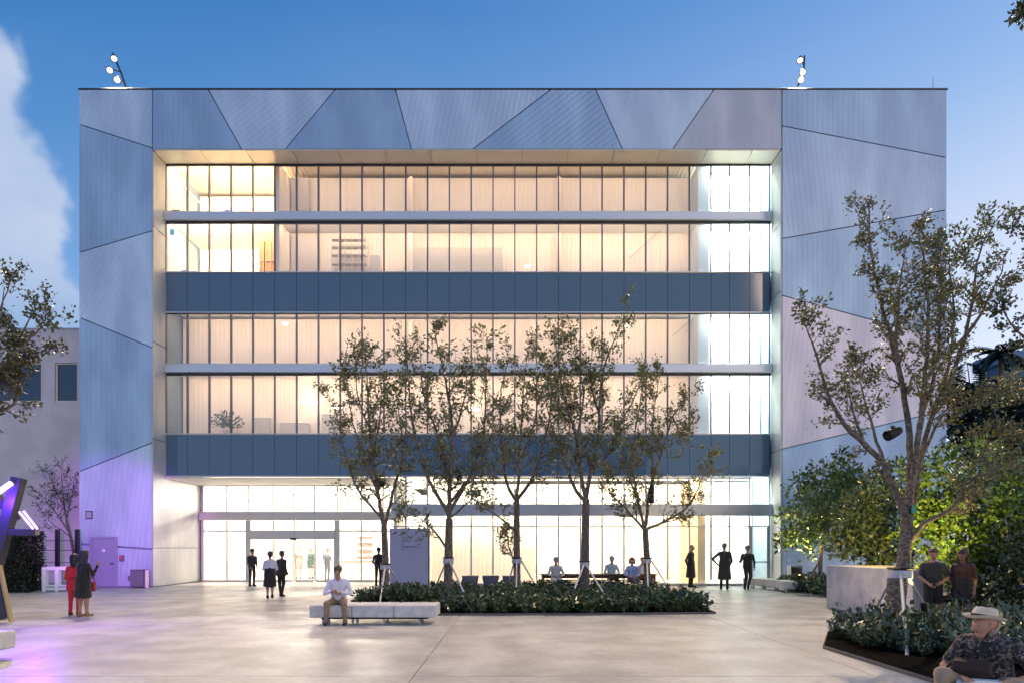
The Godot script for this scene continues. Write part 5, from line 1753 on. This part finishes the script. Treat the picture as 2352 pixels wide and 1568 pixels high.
	for i in 2:
		var hp := hip + Vector3(0.085 if i == 0 else -0.085, -0.03, 0)
		var tk: Vector3 = kn[i]
		if lg == "shorts":
			bones.append([hp, hp.lerp(tk, 0.82), 0.094 * fat, 0.085, 2, 0.03])
			bones.append([hp.lerp(tk, 0.8), tk, 0.06, 0.054, 0, 0.02])
		else:
			bones.append([hp, tk, 0.088 * fat, 0.06, 2 if lg == "trousers" else 0, 0.03])
		bones.append([tk, an[i], 0.055, 0.043 if lg == "trousers" else 0.036, 2 if lg == "trousers" else 0, 0.025])
		if lg != "trousers":
			bones.append([tk.lerp(an[i], 0.15) + Vector3(0, 0, -0.015), tk.lerp(an[i], 0.5) + Vector3(0, 0, -0.012), 0.05, 0.045, 0, 0.02])
		var td: Vector3 = toe[i].normalized()
		bones.append([an[i] + Vector3(0, -0.045, 0) - td * 0.035, an[i] + Vector3(0, -0.05, 0) + td * 0.15, 0.037, 0.03, 3, 0.02])
		bones.append([an[i], an[i] + Vector3(0, -0.04, 0), 0.042, 0.042, 3, 0.02])
	# skirt or coat: [top y, hem y, top radius, hem radius, region]
	for sk in o.get("skirt", []):
		var c0: Vector3 = Vector3(hip.x, sk[0], hip.z)
		for x in [-1.0, 1.0]:
			bones.append([c0 + Vector3(x * 0.05, 0, 0), Vector3(hip.x + x * 0.06, sk[1], hip.z - 0.01), sk[2], sk[3], sk[4], 0.06, sk[1]])
	for b in o.get("more", []):
		bones.append(b)
	for b in bones:
		for k in 4:
			b[k] = b[k] * s
		if b.size() > 6:
			b[6] *= s
	var g := net(bones, cell)
	var cs: Dictionary = o.colours
	var body := skin_of(g, -1, 0.0, cs.skin)
	body.col = cs.skin
	for fi in fingers:
		var pts := []
		var rr := []
		for p in fi[0]:
			pts.append(p * s)
		for r in fi[1]:
			rr.append(r * s)
		body.tube(pts, rr, 6)
	put("body", body.mesh(), M.skin, t)
	# eyes and mouth
	var fm := MB.new()
	for x in [-1.0, 1.0]:
		fm.lathe(H.call(Vector3(x * 0.034, 0.0, 0.081)) * s, [[0.001, -0.006], [0.011, -0.003], [0.011, 0.003], [0.001, 0.006]], 8, Vector3(1, 0.8, 0.6) * s, hb)
	fm.box(H.call(Vector3(0, -0.062, 0.083)) * s, Vector3(0.045, 0.006, 0.012) * s, 0.002, hb)
	fm.col = Color(0.05, 0.03, 0.03)
	for i in fm.c.size():
		fm.c[i] = Color(0.09, 0.045, 0.04)
	put("face", fm.mesh(), M.skin, t)
	var names := ["", o.get("top_name", "shirt"), o.get("bottom_name", "trousers"), "shoes", "hair", o.get("coat_name", "coat")]
	for r in [1, 2, 3, 4, 5]:
		var m := skin_of(g, r, 0.006, cs.get(r, Color(0.02, 0.02, 0.022)))
		if m.ix.size():
			put(names[r], m.mesh(), M.hair if r == 4 else o.get("mat%d" % r, M.cloth), t)
	return t

func at_floor(u: float, v: float) -> Vector3:
	return G(u, v)

func people() -> void:
	var pale := Color(0.5, 0.31, 0.22)
	var tan_ := Color(0.36, 0.2, 0.13)
	var black := Color(0.012, 0.012, 0.014)
	var dark := Color(0.022, 0.02, 0.02)
	# pair at the left
	person("person in a red outfit partly hidden behind a person in black, at the left", at_floor(171, 1411), PI + 0.2, 1.5, {"woman": true, "style": "big", "legs": "trousers", "skirt": [[0.95, 0.74, 0.12, 0.14, 1]], "elbows": [Vector3(0.05, -0.27, 0.0), Vector3(-0.07, -0.24, -0.1)], "wrists": [Vector3(0.0, -0.4, 0.2), Vector3(-0.02, -0.3, 0.14)], "bottom_name": "trousers", "top_name": "blouse", "colours": {"skin": tan_, 1: Color(0.55, 0.02, 0.05), 2: Color(0.5, 0.02, 0.05), 3: black, 4: Color(0.012, 0.01, 0.02)}}, "pair of people at the left")
	person("person with loose dark hair in a black dress at the left, raising a hand", at_floor(191, 1416), PI - 0.35, 1.62, {"woman": true, "style": "long", "legs": "bare", "torso": 2, "bottom_name": "dress", "skirt": [[0.95, 0.52, 0.13, 0.16, 2]], "ankles": [Vector3(0.11, 0.1, -0.02), Vector3(-0.08, 0.1, 0.04)], "elbows": [Vector3(0.07, -0.25, 0.06), Vector3(-0.1, -0.24, 0.06)], "wrists": [Vector3(0.0, -0.3, 0.25), Vector3(-0.08, -0.02, 0.2)], "hands": [Vector3.ZERO, Vector3(0.1, 1, 0.2)], "colours": {"skin": tan_, 2: black, 3: Color(0.25, 0.14, 0.08), 4: Color(0.012, 0.01, 0.018)}}, "pair of people at the left")
	var bag := thing("handbag", "small dark red handbag hanging at the side of the person in black at the left", "bag", at_floor(212, 1414) + Vector3(-0.05, 0.62, 0))
	var bm := MB.new()
	bm.box(Vector3(0, 0.12, 0), Vector3(0.28, 0.24, 0.1), 0.03)
	put("bag_body", bm.mesh(), mat("red_leather", Color(0.3, 0.03, 0.04), 0.4), bag)
	bm = MB.new()
	bm.tube(smooth_line([Vector3(-0.1, 0.24, 0), Vector3(-0.06, 0.42, 0), Vector3(0.06, 0.42, 0), Vector3(0.1, 0.24, 0)], 0.05), [0.01, 0.01, 0.01, 0.01, 0.01, 0.01, 0.01, 0.01, 0.01, 0.01, 0.01, 0.01, 0.01, 0.01, 0.01, 0.01], 6)
	put("strap", bm.mesh(), M.red_leather, bag)
	# before the doors
	person("slim person in dark clothes standing at the left edge of the sliding doors", at_floor(579, 1345), 0.9, 1.62, {"build": 0.85, "colours": {"skin": tan_, 1: dark, 2: dark, 3: black, 4: black}, "elbows": [Vector3(0.02, -0.27, 0.02), Vector3(-0.02, -0.27, 0.02)], "wrists": [Vector3(-0.02, -0.45, 0.14), Vector3(0.02, -0.45, 0.14)]}, "people before the entrance")
	person("person in a white blouse and black knee length skirt walking to the doors", at_floor(620, 1374), PI + 0.25, 1.56, {"woman": true, "style": "short", "legs": "bare", "skirt": [[0.98, 0.46, 0.13, 0.17, 2]], "bottom_name": "skirt", "top_name": "blouse", "knees": [Vector3(0.09, 0.49, 0.06), Vector3(-0.08, 0.49, 0.0)], "ankles": [Vector3(0.09, 0.1, 0.12), Vector3(-0.1, 0.13, -0.2)], "elbows": [Vector3(0.06, -0.26, 0.02), Vector3(-0.07, -0.25, 0.0)], "wrists": [Vector3(-0.06, -0.3, 0.2), Vector3(0.0, -0.34, 0.2)], "colours": {"skin": tan_, 1: Color(0.5, 0.48, 0.58), 2: black, 3: black, 4: Color(0.03, 0.015, 0.01)}}, "people before the entrance")
	person("person in a black suit beside the person in white and black, before the doors", at_floor(646, 1368), PI - 0.4, 1.57, {"colours": {"skin": tan_, 1: black, 2: black, 3: black, 4: Color(0.06, 0.025, 0.012)}, "torso": 5, "coat_name": "jacket", "skirt": [[0.98, 0.8, 0.12, 0.14, 5]], "elbows": [Vector3(0.06, -0.26, -0.04), Vector3(-0.06, -0.26, -0.06)], "wrists": [Vector3(0.04, -0.46, 0.1), Vector3(-0.02, -0.46, 0.1)], "ankles": [Vector3(0.11, 0.085, 0.1), Vector3(-0.09, 0.085, -0.08)]}, "people before the entrance")
	# inside the lobby
	var lz := -(DE + 2.6)
	var lx := func(u: float, d: float) -> float: return (u - CX) * d / F
	person("person in a grey dress inside the lobby, raising one arm", Vector3(lx.call(686, -lz), 0, lz), 0.3, 1.7, {"woman": true, "style": "bob", "legs": "bare", "sleeve": "none", "torso": 2, "bottom_name": "dress", "skirt": [[0.95, 0.6, 0.12, 0.14, 2]], "elbows": [Vector3(0.06, -0.26, 0.0), Vector3(-0.18, -0.14, 0.05)], "wrists": [Vector3(0.06, -0.48, 0.06), Vector3(-0.22, 0.1, 0.1)], "colours": {"skin": pale, 2: Color(0.2, 0.2, 0.19), 3: dark, 4: Color(0.3, 0.17, 0.08)}}, "people inside the lobby")
	person("red haired person in dark top and short skirt inside the lobby", Vector3(lx.call(714, 36.8), 0, -36.8), -0.4, 1.66, {"woman": true, "style": "bob", "legs": "bare", "skirt": [[0.98, 0.62, 0.12, 0.14, 2]], "bottom_name": "skirt", "colours": {"skin": pale, 1: Color(0.05, 0.09, 0.06), 2: Color(0.03, 0.06, 0.05), 3: dark, 4: Color(0.45, 0.12, 0.04)}}, "people inside the lobby")
	person("person in a striped top at the reception desk inside the lobby", Vector3(lx.call(755, 35.4), 0, -35.1), 0.9, 1.64, {"woman": true, "style": "short", "elbows": [Vector3(0.06, -0.26, 0.05), Vector3(-0.14, -0.2, 0.08)], "wrists": [Vector3(0.0, -0.36, 0.25), Vector3(-0.16, 0.06, 0.12)], "colours": {"skin": pale, 1: Color(0.12, 0.13, 0.16), 2: Color(0.1, 0.1, 0.12), 3: dark, 4: Color(0.2, 0.1, 0.05)}}, "people inside the lobby")
	# behind the leftmost oak
	person("person in black trousers and black top leaning behind the leftmost oak", at_floor(869, 1344), 0.55, 1.68, {"build": 0.92, "elbows": [Vector3(0.1, -0.25, 0.03), Vector3(-0.08, -0.26, 0.05)], "wrists": [Vector3(0.02, -0.36, 0.24), Vector3(0.02, -0.4, 0.22)], "colours": {"skin": Color(0.08, 0.05, 0.04), 1: black, 2: black, 3: black, 4: black}}, "people before the entrance")
	# on the slab bench
	var sit_k := [Vector3(0.19, 0.47, 0.4), Vector3(-0.19, 0.47, 0.4)]
	var sit_a := [Vector3(0.22, 0.085, 0.42), Vector3(-0.2, 0.085, 0.4)]
	person("person in a white shirt and tan trousers sitting on the long slab bench", Vector3(P(776, 0, 15.2).x, 0, -15.3), 0.05, 1.7, {"hip": Vector3(0, 0.53, 0), "lean": 0.16, "build": 1.08, "style": "short", "nod": 0.25, "knees": sit_k, "ankles": sit_a, "tucked": false, "elbows": [Vector3(0.1, -0.25, 0.06), Vector3(-0.1, -0.25, 0.06)], "wrists": [Vector3(-0.1, -0.22, 0.28), Vector3(0.1, -0.2, 0.28)], "curl": 1.0, "colours": {"skin": tan_, 1: Color(0.6, 0.6, 0.68), 2: Color(0.25, 0.17, 0.1), 3: Color(0.03, 0.02, 0.02), 4: Color(0.08, 0.06, 0.05)}})
	# at the long table
	var bz := -25.7
	var sk2 := [Vector3(0.12, 0.49, 0.42), Vector3(-0.12, 0.49, 0.42)]
	var sa2 := [Vector3(0.13, 0.085, 0.4), Vector3(-0.13, 0.085, 0.36)]
	var seat := {"hip": Vector3(0, 0.55, 0), "lean": 0.1, "knees": sk2, "ankles": sa2, "tucked": false, "elbows": [Vector3(0.09, -0.25, 0.06), Vector3(-0.09, -0.25, 0.06)], "wrists": [Vector3(-0.04, -0.3, 0.26), Vector3(0.04, -0.3, 0.26)]}
	var q := seat.duplicate()
	q.colours = {"skin": Color(0.4, 0.28, 0.22), 1: Color(0.5, 0.5, 0.5), 2: Color(0.48, 0.48, 0.5), 3: Color(0.3, 0.3, 0.3), 4: Color(0.3, 0.27, 0.24)}
	person("person all in pale grey on the near bench at the table's left end", Vector3(P(1276, 0, 25.0).x, 0, bz + 0.72), 0.15, 1.72, q, "people at the long table")
	q = seat.duplicate()
	q.colours = {"skin": Color(0.42, 0.3, 0.25), 1: Color(0.52, 0.55, 0.58), 2: Color(0.18, 0.15, 0.12), 3: dark, 4: Color(0.4, 0.38, 0.36)}
	person("grey haired person in a pale shirt seated at the far side of the table", Vector3(P(1404, 0, 26.4).x, 0, bz - 0.68), 0.1, 1.74, q, "people at the long table")
	q = seat.duplicate()
	q.woman = true
	q.style = "bob"
	q.knees = [Vector3(0.2, 0.52, 0.4), Vector3(-0.02, 0.58, 0.42)]
	q.ankles = [Vector3(0.1, 0.085, 0.36), Vector3(0.2, 0.3, 0.56)]
	q.colours = {"skin": pale, 1: Color(0.3, 0.38, 0.6), 2: Color(0.16, 0.1, 0.12), 3: dark, 4: Color(0.2, 0.06, 0.03)}
	person("person with auburn hair and blue top sitting cross legged by the table", Vector3(P(1451, 0, 25.0).x, 0, bz + 0.75), -0.1, 1.7, q, "people at the long table")
	q = seat.duplicate()
	q.colours = {"skin": pale, 1: Color(0.62, 0.62, 0.64), 2: Color(0.02, 0.02, 0.03), 3: dark, 4: Color(0.12, 0.08, 0.05)}
	person("person in a white top half hidden by the rightmost oak trunk at the table", Vector3(P(1474, 0, 26.4).x, 0, bz - 0.68), 0.3, 1.68, q, "people at the long table")
	# standing at the right
	person("person in a long dark coat standing alone right of the oaks, facing right", at_floor(1587, 1347), 0.9, 1.82, {"style": "bald", "build": 0.95, "torso": 5, "skirt": [[1.0, 0.4, 0.12, 0.17, 5]], "elbows": [Vector3(0.05, -0.27, -0.1), Vector3(-0.05, -0.27, -0.12)], "wrists": [Vector3(-0.03, -0.48, -0.1), Vector3(0.04, -0.5, -0.06)], "colours": {"skin": tan_, 1: dark, 2: black, 3: black, 4: black, 5: Color(0.024, 0.018, 0.018)}}, "people before the glass door")
	person("tall person in long dark coat, one hand on hip, before the glass door", at_floor(1664, 1352), PI - 0.25, 1.86, {"build": 1.12, "torso": 5, "skirt": [[1.0, 0.38, 0.13, 0.19, 5]], "lean": 0.08, "elbows": [Vector3(0.24, -0.2, -0.04), Vector3(-0.07, -0.28, 0.02)], "wrists": [Vector3(0.06, -0.4, 0.08), Vector3(0.0, -0.46, 0.12)], "ankles": [Vector3(0.12, 0.085, 0.1), Vector3(-0.1, 0.085, -0.06)], "colours": {"skin": tan_, 1: dark, 2: black, 3: black, 4: Color(0.1, 0.09, 0.085), 5: Color(0.02, 0.022, 0.02)}}, "people before the glass door")
	person("person in a dark jacket with a hand at the chin beside the curved bench", at_floor(1717, 1352), -0.35, 1.76, {"build": 1.0, "tucked": false, "elbows": [Vector3(0.06, -0.27, -0.04), Vector3(-0.08, -0.26, 0.06)], "wrists": [Vector3(0.06, -0.48, 0.0), Vector3(0.08, -0.02, 0.2)], "hands": [Vector3.ZERO, Vector3(0.2, 1, 0.0)], "knees": [Vector3(0.12, 0.5, 0.05), Vector3(-0.04, 0.5, 0.08)], "ankles": [Vector3(0.02, 0.085, 0.0), Vector3(-0.1, 0.085, 0.06)], "colours": {"skin": tan_, 1: Color(0.022, 0.022, 0.02), 2: black, 3: black, 4: Color(0.14, 0.12, 0.1)}}, "people before the glass door")
	# behind the tall tree
	person("person in a black shirt and black shorts standing behind the tall tree on the right", at_floor(2143, 1437), -0.35, 1.68, {"sleeve": "short", "legs": "shorts", "style": "short", "build": 1.12, "tucked": false, "bottom_name": "shorts", "elbows": [Vector3(0.1, -0.25, 0.04), Vector3(-0.06, -0.26, 0.03)], "wrists": [Vector3(-0.08, -0.36, 0.22), Vector3(0.08, -0.4, 0.2)], "colours": {"skin": Color(0.38, 0.2, 0.15), 1: Color(0.03, 0.03, 0.032), 2: black, 3: Color(0.05, 0.04, 0.04), 4: Color(0.07, 0.04, 0.025)}}, "pair of people behind the tall tree")
	person("person in dark reddish clothes in the shade of the green tree at the right", at_floor(2213, 1441), -0.9, 1.66, {"legs": "bare", "woman": true, "style": "long", "sleeve": "short", "bottom_name": "skirt", "skirt": [[0.98, 0.6, 0.13, 0.17, 2]], "colours": {"skin": Color(0.22, 0.12, 0.08), 1: Color(0.05, 0.018, 0.016), 2: black, 3: black, 4: Color(0.03, 0.015, 0.01)}}, "pair of people behind the tall tree")
	hat_person()

func print_cloth() -> NoiseTexture2D:
	var t := noise(0.011, 3, 77, 512, Color(0.010, 0.010, 0.014), Color(0.30, 0.25, 0.21), 0.68, 0.8)
	t.noise.fractal_type = FastNoiseLite.FRACTAL_RIDGED
	t.noise.domain_warp_enabled = true
	t.noise.domain_warp_amplitude = 40.0
	t.noise.domain_warp_frequency = 0.012
	return t

func hat_person() -> void:
	var pm := mat("shirt_print", Color(1, 1, 1), 0.75)
	pm.albedo_texture = print_cloth()
	pm.uv1_triplanar = true
	pm.uv1_scale = Vector3.ONE * 1.8
	var at := Vector3(4.24, 0, -6.05)
	var t := person("person in straw hat, dark patterned shirt and khaki trousers seated in the foreground", at, -0.72, 1.66, {
		"hip": Vector3(0, 0.5, 0), "lean": 0.3, "build": 1.14, "style": "hat", "sleeve": "short", "tucked": false, "look": -0.85, "nod": 0.16, "roll": 0.0, "head": Vector3(-0.02, -0.05, 0.02), "curl": 0.7,
		"knees": [Vector3(0.22, 0.58, 0.43), Vector3(-0.31, 0.62, 0.44)], "ankles": [Vector3(0.26, 0.085, 0.46), Vector3(-0.33, 0.085, 0.46)],
		"elbows": [Vector3(0.16, -0.24, 0.02), Vector3(-0.14, -0.23, 0.07)], "wrists": [Vector3(0.0, -0.3, 0.25), Vector3(0.03, -0.3, 0.28)],
		"hands": [Vector3(-0.85, -0.06, 0.4), Vector3(0.7, -0.15, 0.5)], "palms": [Vector3(0, -1, 0.1), Vector3(0, -1, 0.1)],
		"mat1": pm, "colours": {"skin": Color(0.42, 0.22, 0.145), 1: Color(1, 1, 1), 2: Color(0.3, 0.225, 0.16), 3: Color(0.04, 0.03, 0.025), 4: Color(0.3, 0.27, 0.24)}}, "", 0.0125)
	# collar and buttons
	var s := 1.66 / 1.72
	var ln := Basis(Vector3.RIGHT, 0.3)
	var nk: Vector3 = (Vector3(0, 0.5, 0) + ln * Vector3(0, 0.505, 0.005)) * s
	var cm := MB.new()
	cm.lathe(nk, [[0.105, -0.035], [0.085, -0.005], [0.068, 0.035], [0.062, 0.03], [0.075, -0.01]], 20, Vector3(1, 1, 0.95), ln)
	put("collar", cm.mesh(), pm, t)
	# watch
	var sh: Vector3 = Vector3(0, 0.5, 0) + ln * Vector3(0.19, 0.405, -0.01)
	var w: Vector3 = (sh + Vector3(0.0, -0.3, 0.25)) * s
	var e: Vector3 = (sh + Vector3(0.16, -0.24, 0.02)) * s
	var wd := (w - e).normalized()
	var wb := Basis(wd.cross(Vector3.UP).normalized(), wd, wd.cross(Vector3.UP).normalized().cross(wd))
	var wm := MB.new()
	wm.lathe(w - wd * 0.035, [[0.033, -0.012], [0.036, -0.008], [0.036, 0.008], [0.033, 0.012]], 16, Vector3.ONE, wb)
	put("wristwatch", wm.mesh(), M.steel_pale, t)
	# hat: brim, crown with a crease, dark ribbon
	var hd: Vector3 = (Vector3(0, 0.5, 0) + ln * Vector3(0, 0.665, 0.03) + Vector3(-0.02, -0.05, 0.02)) * s
	var hb := Basis(Vector3.UP, -0.85) * Basis(Vector3.RIGHT, 0.02)
	var ht := Node3D.new()
	ht.name = "straw_hat"
	t.add_child(ht, true)
	ht.transform = Transform3D(Basis(Vector3.UP, 0.72) * Basis(Vector3.BACK, -0.2) * Basis(Vector3.UP, -0.72) * hb, hd + Vector3(0, 0.036, -0.012))
	var straw := mat("straw", Color(0.66, 0.56, 0.43), 0.8)
	straw.heightmap_enabled = true
	straw.heightmap_texture = noise(0.2, 2, 91, 128, Color(0, 0, 0), Color(1, 1, 1))
	straw.heightmap_scale = 0.25
	straw.uv1_triplanar = true
	straw.uv1_scale = Vector3.ONE * 6.0
	var b := MB.new()
	b.lathe(Vector3.ZERO, [[0.096, 0.004], [0.115, 0.0], [0.14, 0.006], [0.158, 0.02], [0.16, 0.025], [0.14, 0.013], [0.115, 0.007], [0.098, 0.012]], 36, Vector3(0.92, 1, 1.06))
	for i in b.v.size():
		var p := b.v[i]
		b.v[i].y += 0.9 * p.x * p.x - 0.5 * maxf(p.z, 0.0) * p.z
	put("brim", b.mesh(), straw, ht)
	b = MB.new()
	b.lathe(Vector3.ZERO, [[0.099, 0.008], [0.096, 0.05], [0.09, 0.09], [0.08, 0.108], [0.06, 0.112], [0.03, 0.1], [0.001, 0.096]], 36, Vector3(0.9, 1, 1.08))
	for i in b.v.size():
		var p := b.v[i]
		if p.y > 0.085:
			b.v[i].y -= 0.028 * exp(-p.x * p.x * 900.0) + 0.1 * maxf(p.z, 0.0)
	put("crown", b.mesh(), straw, ht)
	b = MB.new()
	b.lathe(Vector3.ZERO, [[0.1, 0.01], [0.1025, 0.012], [0.1005, 0.038], [0.098, 0.04]], 36, Vector3(0.9, 1, 1.08))
	put("ribbon", b.mesh(), M.black_metal, ht)
	# what lies on the lap, and the seat
	var bg := thing("shoulder_bag", "dark leather bag on the lap of the person with the straw hat", "bag", at + Basis(Vector3.UP, -0.72) * Vector3(-0.1, 0.60, 0.3), -0.72)
	var lm := mat("dark_leather", Color(0.022, 0.011, 0.007), 0.75)
	var m := MB.new()
	m.box(Vector3(0, 0.05, 0), Vector3(0.3, 0.17, 0.13), 0.04, Basis(Vector3.RIGHT, -0.35))
	put("bag_body", m.mesh(), lm, bg)
	m = MB.new()
	m.box(Vector3(0, 0.075, 0.055), Vector3(0.28, 0.1, 0.03), 0.012, Basis(Vector3.RIGHT, -0.35))
	put("flap", m.mesh(), lm, bg)
	m = MB.new()
	var sp := smooth_line([Vector3(-0.14, 0.1, 0), Vector3(-0.19, 0.02, 0.05), Vector3(-0.17, -0.08, 0.1), Vector3(-0.06, -0.06, 0.14)], 0.03)
	var rr := []
	for p in sp:
		rr.append(0.011)
	m.tube(sp, rr, 6)
	put("strap", m.mesh(), lm, bg)
	var pp := thing("paper_sheet", "white sheet of paper held low before the knees of the person with the hat", "paper", at + Basis(Vector3.UP, -0.72) * Vector3(0.02, 0.545, 0.5), -0.72)
	m = MB.new()
	m.box(Vector3.ZERO, Vector3(0.42, 0.004, 0.3), 0.001, Basis(Vector3.RIGHT, 0.25) * Basis(Vector3.BACK, 0.05))
	put("sheet", m.mesh(), M.white_paint, pp)
	var st := thing("concrete_bench", "concrete bench under the person with the straw hat", "bench", at + Vector3(0.2, 0, -0.12), -0.72, "concrete slab benches")
	bx("seat_block", -0.3, 0.9, 0.06, 0.43, 0.14, -0.38, M.cast_concrete, st, 0.02)
	bx("plinth", -0.25, 0.8, 0.0, 0.058, 0.08, -0.3, M.black_metal, st)

# ------------------------------------------------------------------ all of it
func _ready() -> void:
	rng.seed = 4711
	var cam := Camera3D.new()
	cam.name = "camera"
	add_child(cam)
	cam.position = Vector3(0, EYE, 0)
	var size := 0.1 * 1566.5 / F
	cam.set_frustum(size, Vector2(0, 0.1 * (HY - 783.5) / F), 0.1, 900.0)
	cam.current = true
	var env := Environment.new()
	env.background_mode = Environment.BG_SKY
	env.tonemap_mode = Environment.TONE_MAPPER_LINEAR
	env.tonemap_exposure = 1.0
	env.background_energy_multiplier = 1.0
	env.ambient_light_source = Environment.AMBIENT_SOURCE_SKY
	env.sdfgi_enabled = true
	env.ssao_enabled = true
	env.ssil_enabled = true
	var sky := Sky.new()
	var ps := PanoramaSkyMaterial.new()
	ps.panorama = sky_texture()
	ps.energy_multiplier = 1.0
	sky.sky_material = ps
	env.sky = sky
	var we := WorldEnvironment.new()
	we.name = "world_environment"
	we.environment = env
	add_child(we)
	# added warm frontal fill: the after-glow plus unseen floodlights behind the camera
	var warm_fill := DirectionalLight3D.new()
	warm_fill.name = "after_glow_fill"
	warm_fill.light_color = Color(1.0, 0.84, 0.72)
	warm_fill.light_energy = 0.13
	warm_fill.light_angular_distance = 12.0
	warm_fill.shadow_enabled = true
	warm_fill.rotation_degrees = Vector3(-20, 26, 0)
	add_child(warm_fill)
	materials()
	setting()
	museum()
	around_museum()
	furniture()
	planting()
	people()
